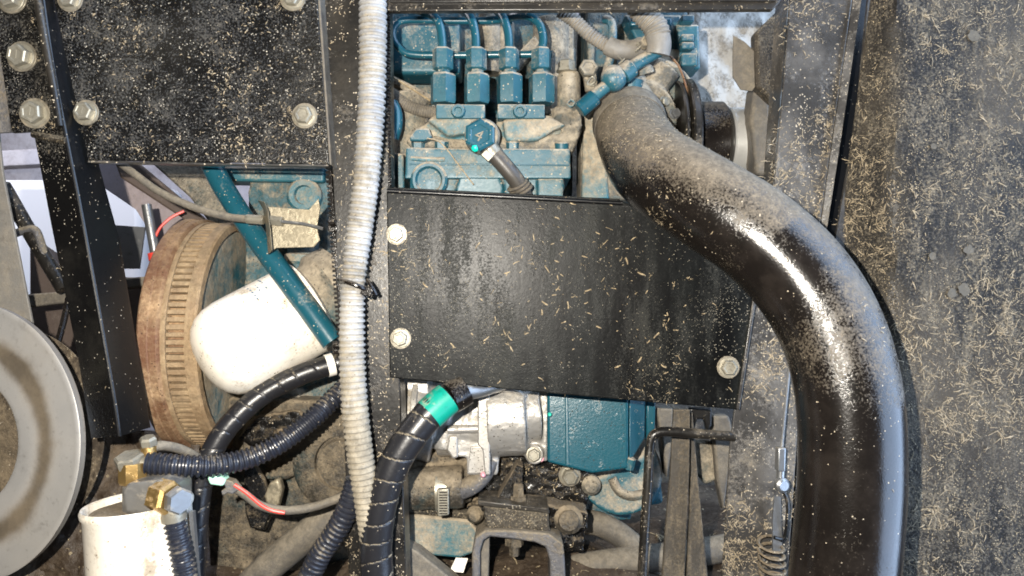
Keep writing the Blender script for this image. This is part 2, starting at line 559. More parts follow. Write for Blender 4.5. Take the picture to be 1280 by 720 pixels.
mat('grey_steel', (0.12, 0.118, 0.122), 0.45, metal=0.4, dust=0.40, dcol=(0.22, 0.18, 0.125), dscale=40, fine=400, drough=.72, specks=.4, bump=0.6, up=0.6, grime=0.8)
mat('green_tape', (0.0, 0.235, 0.165), 0.38, grime=0.5, dust=0.22, dcol=(0.3, 0.3, 0.2), dscale=60, bump=0.1)
mat('green_paint', (0.0, 0.42, 0.32), 0.4, grime=0, bump=0)
mat('pink_paint', (0.72, 0.34, 0.40), 0.5, grime=0, bump=0)
mat('mint_plastic', (0.42, 0.72, 0.55), 0.4, grime=0, bump=0)
mat('red_plastic', (0.62, 0.05, 0.035), 0.4, grime=0, dust=0.15, dscale=60, bump=0.1)
mat('paper_tape', (0.72, 0.69, 0.63), 0.7, grime=0, dust=0.12, dscale=60, bump=0.1)
mat('straw', (0.15, 0.11, 0.06), 0.75, grime=0, dust=0.5, dcol=(0.42, 0.33, 0.20), dscale=330, fine=900, bump=0, soft=0.15)
mat('pale_straw', (0.15, 0.115, 0.07), 0.75, grime=0, dust=0.5, dcol=(0.42, 0.345, 0.235), dscale=330, fine=900, bump=0, soft=0.15)
mat('belt', (0.04, 0.034, 0.026), 0.6, dust=0.44, dcol=(0.165, 0.135, 0.095), dscale=40, fine=360, drough=.75, bump=0.6, stretch=(2, 2, .6), grime=0.7)
mat('oily_floor', (0.028, 0.018, 0.011), 0.5, dust=0.40, dcol=(0.14, 0.10, 0.062), dscale=15, fine=160, specks=0.5, sscale=170, scol=(0.30, 0.24, 0.15), bump=1.0, bscale=60, up=0.0, soft=0.2)
mat('bay_back', (0.034, 0.025, 0.017), 0.7, dust=0.45, dcol=(0.20, 0.155, 0.10), dscale=9, fine=160, specks=0.3, bump=0.6)
mat('rough_white', (0.30, 0.275, 0.235), 0.6, dust=0.35, dcol=(0.24, 0.205, 0.16), dscale=40, fine=240, bump=1.0, bscale=150, up=0, grime=0.6)
mat('lavender', (0.60, 0.585, 0.625), 0.6, grime=0.4, dust=0.35, dcol=(0.34, 0.30, 0.31), dscale=4, fine=60, bump=0.1, soft=0.2)
mat('white_sheet', (0.82, 0.83, 0.86), 0.5, grime=0, dust=0.08, dcol=(0.5, 0.48, 0.45), dscale=6, bump=0.1)
mat('brown_ground', (0.13, 0.095, 0.065), 0.9, dust=0.4, dcol=(0.22, 0.165, 0.11), dscale=12, bump=0.6)
mat('grey_loom', (0.16, 0.152, 0.138), 0.5, dust=0.42, dcol=(0.25, 0.22, 0.175), dscale=60, fine=400, bump=0.3, up=0.6, soft=0.2)
mat('head_metal', (0.17, 0.165, 0.155), 0.42, metal=0.5, dust=0.25, dcol=(0.25, 0.21, 0.15), dscale=40, bump=0.2)
mat('brown_sheet', (0.085, 0.062, 0.05), 0.7, dust=0.3, dcol=(0.22, 0.18, 0.15), dscale=14, bump=0.4)
mat('mauve_sheet', (0.30, 0.255, 0.27), 0.6, dust=0.3, dcol=(0.30, 0.24, 0.21), dscale=14, bump=0.2, soft=0.25)
mat('oily_shaded_casting', (0.028, 0.024, 0.018), 0.42, dust=0.48, dcol=(0.225, 0.18, 0.12), dscale=30, fine=300, drough=.74, specks=0.4, scol=(0.05, 0.04, 0.03), bump=0.8, alt=(0.012, 0.035, 0.04), altamt=0.4, altscale=14, up=0.7, soft=0.13, grime=0.9)  # oily dust, darkened further to paint in the shade low in the engine
mat('dried_stain', (0.075, 0.068, 0.055), 0.8, dust=0.45, dcol=(0.13, 0.115, 0.09), dscale=200, fine=600, bump=0.3, soft=0.1)
mat('dull_rubber', (0.045, 0.040, 0.034), 0.45, dust=0.30, dcol=(0.17, 0.14, 0.10), dscale=60, fine=420, bump=0.25, up=0.5, grime=0.3)
mat('dull_washer', (0.20, 0.18, 0.14), 0.45, metal=0.6, dust=0.4, dcol=(0.22, 0.18, 0.125), dscale=200, fine=700, bump=0.2, grime=0.8)
mat('starter_paint', (0.007, 0.062, 0.088), 0.24, dust=0.14, dcol=(0.34, 0.30, 0.23), dscale=50, fine=420, specks=0.5, sscale=520, scol=(0.04, 0.045, 0.04), bump=0.25, bscale=420, up=0.4, spec=0.3)
mat('bright_steel', (0.62, 0.62, 0.60), 0.35, metal=0.6, dust=0.12, dcol=(0.33, 0.29, 0.22), dscale=60, bump=0.1, grime=0.25)
mat('pale_blue', (0.36, 0.50, 0.62), 0.5, dust=0.2, dcol=(0.4, 0.38, 0.36), dscale=10, bump=0.1)

# ================================================================== SETTING
t = Thing('workshop_ground', kind='structure')
g = Geo([Vector((-6, 0.5, -0.62)), Vector((3, 0.5, -0.62)), Vector((3, 8, -0.62)), Vector((-6, 8, -0.62))], [(0, 1, 2, 3)])
t.part('workshop_ground', g, 'brown_ground')
t = Thing('workshop_wall', kind='structure')
t.part('workshop_wall', wbox((-1.6, 2.3, 0.7), (5.5, 0.05, 2.7)), 'lavender')
t = Thing('engine_bay_floor', kind='structure')
n = 40
v = []; f = []
for i in range(n + 1):
    for j in range(n + 1):
        p = Vector((-0.52 + 1.12 * i / n, 0.02 + 0.5 * j / n, -0.335))
        p.z += 0.022 * noise.noise(p * 9) + 0.01 * noise.noise(p * 31)
        v.append(p)
for i in range(n):
    for j in range(n):
        a = i * (n + 1) + j
        f.append((a, a + n + 1, a + n + 2, a + 1))
floor_geo = Geo(v, f)
t.part('engine_bay_floor', floor_geo, 'oily_floor')
t = Thing('engine_bay_wall', kind='structure')
t.part('engine_bay_wall', wbox((0.16, 0.53, 0.02), (1.10, 0.02, 0.86)), 'bay_back')

# ================================================================== FRAME AND COVERS
# --- middle post
t = Thing('frame_post', 'black painted frame post behind the pale ribbed conduit, dusty and chipped', 'frame post')
post_poly = [(404, -14), (484, -14), (486, 120), (487, 240), (494, 380), (501, 500), (508, 735), (436, 735), (428, 480), (419, 300), (410, 120)]
post_geo = prism(post_poly, 10, 46)
t.part('post', post_geo, 'black_post', bevel=0.0015)
g = Geo()
for i in range(40):                                   # serrated rubber edging on the side away from the pump
    y = 214 + i * 5.6
    g.add(box(407 + i * 0.38, y, 413 + i * 0.38, y + 3.2, 8, 14))
g.add(prism([(410, 212), (414, 212), (430, 440), (426, 440)], 9.5, 16))
t.part('edge_trim', g, 'rubber')
g = Geo()
for i in range(58):
    y = -8 + i * 4.2
    g.add(lathe(P(485.5 + y * 0.008, y, 14), (0, -1, 0), [(0, R(2.6)), (0.003, R(2.6)), (0.0045, R(1.2))], 8))
t.part('edge_trim', g, 'rubber')
for (x, y, d) in ((412, 283, 4), (417, 436, 4)):       # little black clips
    t.part('clip', box(x - 2, y - 9, x + 9, y + 7, d, 12) + cyl(P(x, y - 3, 2), P(x + 8, y - 5, 2), R(4)), 'rubber', bevel=0.0008)

# --- rail above the pump
t = Thing('top_rail', 'black frame rail across the top above the blue injection pump', 'frame rail')
rail_geo = prism([(478, -16), (985, -16), (974, 4), (966, 12), (700, 13), (484, 14)], -8, 0)
t.part('rail', rail_geo + prism([(480, -16), (980, -16), (972, 1), (484, 3)], -12, -7.8), 'black_post', bevel=0.0012)

# --- middle cover panel
t = Thing('cover_panel', 'large black cover panel in the middle, held by three flanged bolts', 'cover panel')
cover_poly = [(483, 236, 7), (620, 243, 6), (775, 251, 6), (900, 300, 6), (944, 360, 7), (934, 430, 7), (921, 512, 7), (700, 493, 6), (487, 472, 7)]
cover_geo = prism(cover_poly, 6, 8.5)
plate = t.part('plate', cover_geo, 'black_panel', bevel=0.0016)
t.part('flange', prism([(484, 233.5, 9), (775, 248.5, 9), (775, 252, 9), (484, 237, 9)], 9, 34), 'black_panel', bevel=0.001)
t.part('flange', prism([(943, 362, 5.5), (947, 366, 5.5), (925, 513, 5.5), (920.5, 511, 5.5)], 5.5, 18), 'grey_post', bevel=0.001)
t.part('rolled_edge', tube([(484, 238.5, 6.8), (620, 245.5, 5.8), (778, 254, 5.8)], 0.0024, 12, .004), 'angle_iron')
bolt(t, 496, 293, 6, 9.5, h=0.006)
bolt(t, 501, 423, 6, 9.5, h=0.006)
bolt(t, 910, 459, 6, 10, h=0.006)

# --- upper cover panel
t = Thing('cover_panel', 'speckled black cover panel with grimy face above the white canister filter', 'cover panel')
up_poly = [(64, -16), (395, -16), (404, 95), (411, 205), (260, 203), (110, 200), (86, 90)]
up_geo = prism(up_poly, -14, -11.5)
t.part('plate', up_geo, 'speckled_panel', bevel=0.001)
t.part('flange', prism([(396, -16, -13.6), (399, -16, -13.6), (414.5, 207, -13.6), (411.5, 205, -13.6)], -13.6, 9), 'dusty_hose', bevel=0.0006)
t.part('flange', prism([(110, 200.8, -13.4), (260, 203.8, -13.4), (411, 205.8, -13.4), (411, 208, -13.4), (260, 206, -13.4), (110, 203, -13.4)], -13.4, -4), 'grey_post')
for x, y in ((88, -1), (108, 141), (381, 145), (366, -2)):
    bolt(t, x, y, -14, 11.5, h=0.0075, mark='7' if x == 108 else None)

# --- bracket plate at the side
t = Thing('bracket_plate', 'grimy black bracket plate carrying a row of three big marked bolts', 'bracket plate')
br_poly = [(-30, -16), (44, -16), (62, 80), (76, 162), (14, 166), (-2, 60)]
br_geo = prism(br_poly, -26, -20)
t.part('plate', br_geo, 'speckled_panel', bevel=0.0015)
t.part('grey_edge', prism([(-40, 10), (-2, 10), (13, 165), (-40, 168)], -21, -17), 'grey_steel')
for x, y in ((16, -1), (28, 71), (44, 142)):
    bolt(t, x, y, -26, 13.5, h=0.0085, mark='7')

# --- angle iron post
t = Thing('angle_iron_post', 'slanting black angle iron post beside the rusty flywheel', 'frame post')
ridge = [(52, -16, -30), (66, 80, -30), (84, 175, -30), (104, 276, -28), (140, 478, -24), (150, 545, -22)]
ledge = [(40, -16, -18), (44, 80, -18), (42, 165, -16), (64, 280, -14), (99, 455, -10), (114, 548, -8)]
redge = [(74, -16, 2), (92, 80, 2), (110, 165, 4), (147, 300, 8), (170, 440, 14), (186, 535, 18)]
def strip(a, b, th):
    A = [P(*p) for p in a]; B = [P(*p) for p in b]
    n_ = len(A); v = []; f = []
    off = Vector((0, th, 0))
    for p, q in zip(A, B):
        v += [p, q, p + off, q + off]
    for i in range(n_ - 1):
        k = 4 * i; m_ = k + 4
        f += [(k, m_, m_ + 1, k + 1), (k + 2, k + 3, m_ + 3, m_ + 2), (k, k + 2, m_ + 2, m_), (k + 1, m_ + 1, m_ + 3, k + 3)]
    f += [(0, 1, 3, 2), (4 * n_ - 4, 4 * n_ - 2, 4 * n_ - 1, 4 * n_ - 3)]
    return Geo(v, f)
wingl = strip(ledge, ridge, 0.004)
wingr = strip(ridge, redge, 0.004)
def finer(a, n_=6):
    out = []
    for p, q in zip(a, a[1:]):
        out += [tuple(p[k] + (q[k] - p[k]) * i / n_ for k in range(3)) for i in range(n_)]
    return out + [a[-1]]
t.part('wing', strip(finer(ledge), finer(ridge), 0.004).dust(lambda p: -0.9 * min(1, max(0, (0.135 - p.z) / 0.09))), 'speckled_panel', sharp=20)
t.part('wing', wingr, 'angle_iron', sharp=20)
t.part('ridge', tube([(x - .5, y, d - 1.5) for x, y, d in ridge], 0.0022, 10), 'angle_iron')
t.part('weld_bead', tube([(42, 168, -20), (62, 172, -26), (84, 176, -32)], 0.0035, 10), 'dirty_plate')

# --- rod seated between bracket plate and panel
t = Thing('latch_rod', 'thin dark steel rod running between the bracket plate and the speckled panel', 'rod')
t.part('latch_rod', tube([(45, -14, -34), (56, 50, -34), (67, 110, -34), (75, 158, -34)], R(5, -30), 14), 'black_post')

# --- far side post
t = Thing('frame_post', 'tall grey frame post passing behind the big black intake hose', 'frame post')
fp = [(988, -16, 16), (1068, -16, 12), (1040, 175, 12), (1024, 290, 12), (1002, 440, 12), (996, 560, 12), (984, 735, 12), (902, 735, 16), (912, 560, 16), (926, 440, 16), (948, 330, 16), (968, 230, 16), (980, 90, 16)]
fpost_geo = prism(fp, 14, 17)
t.part('post', fpost_geo, 'grey_post', bevel=0.0012)
t.part('side_web', strip([(987, -16, 16), (967, 230, 16), (925, 440, 17), (901, 735, 17)], [(972, -16, 52), (955, 230, 52), (928, 440, 40), (908, 735, 40)], 0.003), 'grey_post')
t.part('lip', strip([(1069, -16, 6), (1041, 175, 6), (1025, 290, 6), (1003, 440, 8)], [(1079, -16, 3), (1051, 175, 3), (1033, 290, 3), (1009, 440, 6)], 0.003), 'grey_post')
t.part('shade_strip', prism([(1050, -20), (1112, -20), (1076, 290), (1036, 500), (1020, 745), (960, 745), (985, 440), (1012, 290)], 46, 50), 'angle_iron')  # black strip added as painted shade for the gap beside the lip
# --- side plate
t = Thing('side_plate', 'wide dirty black side plate covered with stuck chaff beside the intake hose', 'side plate')
sp = [(1084, -20, 22), (1180, -20, 4), (1310, -20, -30), (1310, 360, -30), (1310, 745, -30), (1150, 745, 6), (985, 745, 26), (1000, 500, 26), (1046, 290, 24)]
v = []; f = []
nx, ny = 14, 24
lft = [(-20, 1092), (290, 1050), (500, 1012), (745, 1000)]
def lx(y):
    for (a, b), (c, d_) in zip(lft, lft[1:]):
        if a <= y <= c: return b + (d_ - b) * (y - a) / (c - a)
    return lft[-1][1]
def plate_depth(x): return 20 - 40 * min(1, max(0, x - 1050) / 70) - 14 * max(0, x - 1120) / 190
for j in range(ny + 1):
    y = -20 + 765 * j / ny
    for i in range(nx + 1):
        x = lx(y) + (1316 - lx(y)) * i / nx
        dep = plate_depth(x) + 3 * noise.noise(Vector((x * .006, y * .006, 0)))
        v.append(P(x, y, dep))
for j in range(ny):
    for i in range(nx):
        a = j * (nx + 1) + i
        f.append((a, a + nx + 1, a + nx + 2, a + 1))
side_geo = Geo(v, f)
back = Geo([p + Vector((0, 0.003, 0)) for p in v], [tuple(reversed(q)) for q in f])
t.part('plate', side_geo + back, 'dirty_plate')
t.part('fold', strip([(1087, -20, 16), (1071, 150, 16), (1046, 290, 16), (1024, 420, 16)], [(1096, -20, 16), (1083, 150, 16), (1062, 290, 16), (1036, 420, 16)], 0.004), 'grey_post')
def on_plate(px, py, lift=2.0):
    return P(px, py, plate_depth(px) + 3 * noise.noise(Vector((px * .006, py * .006, 0))) - lift)
def decal(poly, th=0.0012):
    """thin patch following the plate"""
    fr = [on_plate(x, y, 1.2) for x, y in poly]
    nn_ = len(fr)
    bk = [p + Vector((0, th, 0)) for p in fr]
    return Geo(fr + bk, [tuple(range(nn_ - 1, -1, -1)), tuple(range(nn_, 2 * nn_))] + [((i + 1) % nn_, (i + 1) % nn_ + nn_, i + nn_, i) for i in range(nn_)])
t.part('patch', decal([(1118, 668), (1150, 662), (1196, 664), (1205, 730), (1112, 730)]), 'dirty_plate')
rnd = random.Random(5)
for x, y, r in ((1217, 44, 8), (1190, 366, 6), (1205, 362, 8), (1167, 183, 4), (1211, 312, 6), (1166, 320, 5)):
    t.part('dried_spot', decal([(x + r * math.cos(k * .45) * rnd.uniform(.7, 1.15), y + r * math.sin(k * .45) * rnd.uniform(.7, 1.15)) for k in range(14)], .0008), 'dried_stain')

# ================================================================== ENGINE
t = Thing('engine_block', 'dust covered blue engine block behind the covers and posts', 'engine')
blk = box(330, -20, 716, 470, 212, 330) + box(732, -20, 860, 470, 200, 330) + box(310, 440, 790, 650, 190, 330)
# casting features around the white filter
blk.add(box(336, 214, 408, 330, 150, 200)).add(cyl(P(378, 300, 165), P(372, 385, 160), R(18, 160)))
blk.add(cyl(P(395, 330, 150), P(395, 440, 150), R(26, 150))).add(cyl(P(383, 245, 140), P(383, 245, 200), R(24, 150)))
blk.add(box(310, 330, 410, 470, 158, 240)).add(box(290, 460, 430, 560, 150, 240)).add(box(318, 345, 345, 420, 146, 200)).add(cyl(P(330, 330, 150), P(300, 470, 150), R(10, 150)))
blk.add(cyl(P(345, 500, 130), P(345, 500, 240), R(30, 140)))
# shapes behind the pump
blk.add(box(598, 36, 622, 130, 170, 220)).add(cyl(P(688, 60, 188), P(688, 160, 188), R(32, 188))).add(box(676, 20, 714, 160, 185, 230))
blk.add(box(734, 40, 744, 240, 182, 230)).add(cyl(P(520, 130, 160), P(520, 230, 160), R(34, 160)))
t.part('block', blk, 'dusty_block', remesh=0.0032, smoothit=4, disp=0.003, dscale=0.018)
# rounded blue cover behind the fuel lines
cov = box(487, 24, 575, 92, 140, 190)
t.part('side_cover', cov, 'teal', remesh=0.0025, smoothit=8)
t.part('side_cover', prism([(262, 208), (405, 208), (405, 228), (268, 226)], 128, 170), 'teal', bevel=0.003)
t.part('rib', prism([(335, 245), (360, 245), (360, 252), (335, 252)], 146, 165) + box(345, 232, 352, 250, 146, 170), 'teal', bevel=0.002)
t.part('boss', lathe(P(383, 245, 140), (0, -1, 0), [(0, R(21, 140)), (0.010, R(21, 140)), (0.013, R(18, 140)), (0.013, R(12, 140)), (0.006, R(11, 140)), (0.006, 0)], 28), 'teal_dusty')
t.part('elbow_pipe', tube([(380, 300, 135), (378, 345, 132), (386, 375, 128), (400, 410, 125)], R(19, 130), 20), 'teal')
t.part('collar', lathe(P(381, 318, 134), P(379, 340, 133) - P(381, 318, 134), [(0, R(20, 134)), (0.002, R(24, 134)), (0.010, R(24, 134)), (0.013, R(20, 134))], 28), 'teal_dusty')
t.part('strut', prism([(622, 92), (668, 44), (676, 54), (632, 104)], 138, 160), 'dusty_casting', bevel=0.002)
t.part('pillar', cyl(P(612, 20, 150), P(612, 92, 150), R(14, 150)) + cyl(P(630, 30, 158), P(630, 92, 158), R(13, 158)), 'dusty_casting')
t.part('rear_plate', prism([(312, 212), (410, 212), (414, 470), (330, 505), (300, 500), (300, 440), (306, 340)], 140, 154), 'dusty_block', remesh=0.0026, smoothit=3, disp=0.006, dscale=0.02)
t.part('cast_duct', box(690, 22, 718, 150, 158, 190) + cyl(P(688, 25, 158), P(688, 150, 158), R(22, 158)), 'dusty_casting', remesh=0.002, smoothit=6)
t.part('fin_casing', cyl(P(512, 118, 130), P(512, 205, 130), R(24, 130)) + prism([(488, 92), (540, 118), (540, 128), (488, 104)], 118, 140), 'dusty_casting', remesh=0.002, smoothit=4)
g = Geo()
for i in range(14):
    g.add(box(491 + i * 3.6, 128 - i * .2 + i*1.2, 493 + i * 3.6, 136 + i*1.2, 104, 116))
t.part('mesh_hose', tube([(484, 112, 108), (505, 130, 108), (530, 139, 110), (552, 141, 112)], R(8, 110), 14, 0.0006, corrug(0.0026, 0.0006, .3)), 'dusty_hose')
t.part('blue_rod', tube([(489, 130, 80), (494, 142, 78), (494, 158, 78), (490, 172, 80)], R(9, 80), 16), 'teal_clean')

# ------------------------------------------------------------------ injection pump
t = Thing('injection_pump', 'blue four outlet fuel injection pump caked in dust behind the top rail', 'injection pump')
pb = prism([(507, 184), (713, 186), (713, 206), (714, 223), (506, 223)], 62, 140)
t.part('flange', pb, 'teal', remesh=0.0016, smoothit=5)
t.part('flange_seam', prism([(512, 204), (712, 205.5), (712, 207.5), (512, 206)], 60.9, 70), 'teal_clean', bevel=0.0004)
t.part('cast_bar', tube([(514, 198, 62), (530, 199, 61), (556, 199.5, 62)], R(3, 62), 10), 'teal_dusty')
low = box(512, 220, 704, 252, 72, 140) + cyl(P(690, 232, 70), P(690, 232, 140), R(16, 70)) + cyl(P(600, 238, 66), P(600, 238, 120), R(30, 66)) + box(672, 222, 704, 246, 66, 120)
t.part('lower_body', low, 'teal', remesh=0.0016, smoothit=5)
t.part('round_boss', lathe(P(537, 226, 66), (0, -1, 0), [(0, R(23, 64)), (0.006, R(23, 64)), (0.0085, R(20, 64)), (0.0085, R(17, 64)), (0.004, R(14.5, 64)), (0.004, R(14, 64)), (0.0055, 0)], 36), 'teal')
up_body = prism([(522, 160), (545, 146), (600, 146), (612, 160), (618, 186), (512, 186)], 78, 140) + prism([(618, 160), (625, 144), (690, 144), (706, 152), (712, 186), (612, 186)], 80, 140) + prism([(534, 150), (548, 140), (600, 142), (598, 166), (560, 170)], 66, 130) + prism([(628, 148), (690, 146), (706, 156), (690, 164), (672, 176), (632, 176)], 66, 130)
t.part('upper_body', up_body, 'teal_dusty', remesh=0.0018, smoothit=6, disp=0.002, dscale=0.012)
silt = prism([(604, 160), (630, 172), (700, 168), (722, 120), (728, 160), (716, 190), (600, 188), (516, 186), (506, 176), (530, 166), (560, 172), (586, 176)], 74, 130) + lathe(P(706, 146, 84), (0, -1, .4), [(0, R(20, 80)), (.008, R(14, 80)), (.014, R(5, 80))], 16)
t.part('packed_dust', silt, 'dusty_casting', remesh=0.002, smoothit=8, disp=0.005, dscale=0.010, kind='stuff')
t.part('cast_lug', prism([(512, 170), (520, 160), (536, 160), (540, 172), (530, 176), (512, 176)], 60, 80), 'teal', bevel=0.002)
for cx0, cx1, bx in ((545, 606, 573), (622, 681, 650)):
    cl = t.part('valve_clamp', prism([(cx0, 130), (cx1, 130.5), (cx1, 148), (cx0, 148)], 62, 100), 'teal', bevel=0.0012)
    t.part('clamp_screw', lathe(P(bx, 140, 62), (0, -1, 0), [(0, R(9, 60)), (0.004, R(9, 60)), (0.006, R(7.5, 60)), (0.006, R(5, 60)), (0.0035, R(4.2, 60)), (0.0035, 0)], 24), 'teal', of=cl)
valves = [(554, 0), (596, 0), (637, 0), (677, 0)]
for i, (x, _) in enumerate(valves):
    d = 82
    va = t.part('valve_holder', lathe(P(x, 130, d), (0, 0, 1), [(0, R(15, d)), (R(3, d), R(16.4, d)), (R(34, d), R(16.4, d)), (R(37, d), R(14, d)), (R(37, d), R(9, d)), (R(44, d), R(8, d))], 6, rot=0.28), 'teal', sharp=25)
    nu = t.part('pipe_nut', lathe(P(x - 0.5, 88, d), (0, 0, 1), [(0, R(10, d)), (R(1.5, d), R(13, d)), (R(24.5, d), R(13, d)), (R(27, d), R(11, d)), (R(27, d), R(6.5, d))], 6, rot=0.5 + 0.1 * i), 'teal', sharp=25)
for pts in ([(553, 63, 82), (552.5, 48, 82), (549, 30, 84), (540, 19, 92), (520, 12, 110)],
            [(595, 63, 82), (594.5, 46, 82), (591, 28, 84), (584, 17, 94), (574, 8, 110)],
            [(636, 63, 82), (636, 48, 82), (633, 32, 84), (627, 19, 92), (616, 10, 108)],
            [(677, 63, 82), (679, 48, 82), (675, 32, 84), (664, 22, 88), (650, 19, 96), (636, 22, 108), (610, 26, 116)]):
    t.part('fuel_line', tube(pts, R(5.4, 82), 14, 0.002), 'teal_clean')
t.part('return_line', tube([(690, 68, 100), (640, 68, 102), (570, 69, 102), (516, 68, 102), (499, 60, 102), (491, 45, 102), (495, 31, 103), (510, 25, 105), (560, 26, 112), (640, 26, 118)], R(4.6, 102), 14, 0.002), 'teal_clean')
# banjo bolt and its hose
bj = t.part('banjo_bolt', hexhead(P(600, 171, 48), (0.05, -1, 0.06), R(20.5, 46), 0.010, 0.52), 'teal_clean', sharp=25)
t.part('stamp', glyph('4', P(598.5, 170, 38.4), (0.05, -1, 0.06), 0.017, 0.0009, spin=-0.45), 'dusty_casting', of=bj)
t.part('paint_mark', lathe(P(594, 185, 40), (-0.1, -1, -0.3), [(0, R(5)), (0.0016, R(5)), (0.0026, R(3.4)), (0.003, 0)], 9), 'green_paint', of=bj)
t.part('banjo_eye', lathe(P(603, 174, 66), (0.05, -1, 0.06), [(0, R(20, 55)), (0.004, R(22, 55)), (0.014, R(22, 55)), (0.018, R(19, 55))], 28) + cyl(P(606, 178, 54), P(622, 198, 50), R(9, 50)), 'dusty_casting')
for x, y in ((523, 180), (552, 179), (641, 180), (702, 181)):
    t.part('flange_bolt', lathe(P(x, y + 6, 76), (0, -0.25, 1), [(0, R(9, 70)), (R(8, 70), R(9, 70)), (R(10, 70), R(7, 70))], 18 if x > 690 else 6), 'teal')
t.part('body_edge', prism([(488, 190), (504, 192), (506, 252), (488, 252)], 84, 130), 'teal', bevel=0.002)

t = Thing('fuel_hose', 'short black fuel hose with steel clamp below the banjo bolt', 'hose')
t.part('hose', tube([(609, 183, 50), (622, 198, 48), (636, 214, 50), (646, 227, 54), (656, 246, 62)], R(10.5, 50), 20, 0.002), 'dull_rubber')
ax = (P(628, 205, 49) - P(612, 187, 49)).normalized()
cp = t.part('hose_clamp', lathe(P(612, 187, 49), ax, [(0, R(11.6, 50)), (0.0085, R(11.6, 50)), (0.0085, R(10, 50))], 28), 'zinc')
t.part('clamp_screw', wbox(P(609, 195, 42), (0.011, 0.006, 0.008), Matrix.Rotation(0.75, 3, 'Y')), 'zinc', of=cp, bevel=0.0008)
g = Geo()
for i in range(3):
    g.add(lathe(P(646 + i * 3, 230 + i * 3.4, 56), P(656, 246, 62) - P(646, 227, 54), [(0, R(12, 56)), (0.001, R(14.5, 56)), (0.0022, R(14.5, 56)), (0.0032, R(12, 56))], 24))
t.part('sleeve', g, 'dull_rubber')

t = Thing('stop_solenoid', 'dusty cylindrical solenoid with a shiny metal nut beside the four pump outlets', 'solenoid')
t.part('body', lathe(P(711, 142, 84), (0, 0, 1), [(0, R(13, 84)), (R(4, 84), R(14.5, 84)), (R(46, 84), R(14.5, 84)), (R(51, 84), R(12, 84))], 24), 'dusty_casting')
t.part('nut', lathe(P(708, 90, 76), (0, 0, 1), [(0, R(13, 82)), (R(3, 82), R(13, 82)), (R(3.1, 82), R(11, 82)), (R(12, 82), R(11, 82)), (R(14, 82), R(9, 82)), (R(14, 82), 0)], 6, rot=.2), 'zinc', sharp=25)
t.part('wire_terminal', tube([(713, 125, 64), (709, 129, 62), (714, 133, 62), (718, 128, 63), (713, 124, 63)], 0.0012, 8, 0.001), 'teal_dusty')

# ------------------------------------------------------------------ linkage, looms and housings beside the pump
t = Thing('throttle_linkage', 'blue ball jointed throttle linkage running up beside the dusty hose neck', 'linkage')
t.part('arm', tube([(724, 136, 62), (745, 118, 62), (765, 102, 60), (795, 80, 62), (826, 62, 66)], R(8, 62), 16, 0.002), 'teal')
t.part('end_barrel', cyl(P(724, 138, 61), P(744, 121, 61), R(10.5, 61), 20, 0.001), 'teal_clean')
t.part('sleeve', cyl(P(778, 94, 60), P(790, 84, 61), R(12, 60), 20, 0.001), 'teal')
t.part('ball_joint', lathe(P(765, 103, 74), (0, -1, 0.05), [(0, R(11, 60)), (0.004, R(15, 60)), (0.016, R(16.5, 60)), (0.022, R(14, 60)), (0.026, R(8, 60)), (0.027, 0)], 20), 'teal')
t.part('rod', tube([(757, 95, 90), (763, 70, 95), (766, 45, 100), (764, 28, 106), (756, 24, 112)], R(5.5, 95), 12, 0.002), 'teal')
for pts in ([(731, 100, 66), (738, 105, 64), (744, 101, 63), (740, 96, 64), (734, 105, 64), (743, 107, 64)],
            [(772, 70, 66), (778, 76, 64), (773, 80, 64), (781, 73, 63)],
            [(795, 56, 66), (799, 60, 64), (794, 64, 64), (801, 57, 63), (796, 53, 64)]):
    t.part('cotter_pin', tube(pts, 0.0010, 8, 0.0008), 'zinc')
t.part('nut', hexhead(P(806, 56, 66), (0.1, -1, 0.2), R(8, 66), 0.008), 'dusty_casting', sharp=25)
t.part('nut', hexhead(P(735, 88, 72), (0, -1, 0.2), R(12, 70), 0.008), 'dusty_casting', sharp=25)
t.part('link_plate', prism([(728, 84), (744, 80), (748, 112), (732, 114)], 68, 76), 'dusty_casting', bevel=0.002)

t = Thing('wire_loom', 'slim dusty ribbed wire loom above the throttle linkage', 'wire loom')
t.part('wire_loom', tube([(700, 14, 80), (718, 26, 80), (738, 44, 80), (760, 58, 78)], R(9, 80), 16, 0.0006, corrug(0.0036, 0.0012)) + tube([(760, 57, 78), (772, 62, 76), (790, 62, 78), (802, 58, 82)], R(12, 78), 16, 0.002), 'grey_loom')
t = Thing('wire_loom', 'thick dusty ribbed wire loom bending down beneath the top rail', 'wire loom')
t.part('wire_loom', tube([(790, -4, 56), (802, 14, 56), (818, 32, 56), (823, 46, 56)], R(16, 56), 20, 0.0006, corrug(0.0042, 0.0014)) + tube([(822.5, 45, 56), (824, 56, 57), (822, 68, 59)], R(15, 57), 20, 0.002), 'grey_loom')

t = Thing('intake_housing', 'dusty intake housing with bolted round flange behind the hose neck', 'intake housing')
hs = cyl(P(812, 132, 150), P(812, 132, 205), R(58, 150), 36) + box(726, 130, 800, 250, 128, 190) + cyl(P(798, 150, 118), P(798, 150, 190), R(48, 118), 32) + box(770, 60, 850, 130, 160, 205) + cyl(P(836, 84, 120), P(800, 132, 130), R(17, 120), 24) + box(770, 185, 860, 250, 140, 190)
t.part('casting', hs, 'dusty_casting', remesh=0.0022, smoothit=6, disp=0.002, dscale=0.012)
t.part('teal_face', prism([(729, 150), (748, 130), (756, 170), (762, 250), (727, 250)], 122, 132), 'teal_dusty', bevel=0.003)
t.part('gasket_edge', tube([(833, 66, 110), (848, 82, 112), (858, 110, 114), (860, 135, 114), (853, 165, 114), (842, 184, 114)], 0.0013, 8, 0.002), 'rusty_steel')
t.part('stub', cyl(P(790, 98, 96), P(786, 128, 100), R(14, 96), 24, 0.001), 'teal')
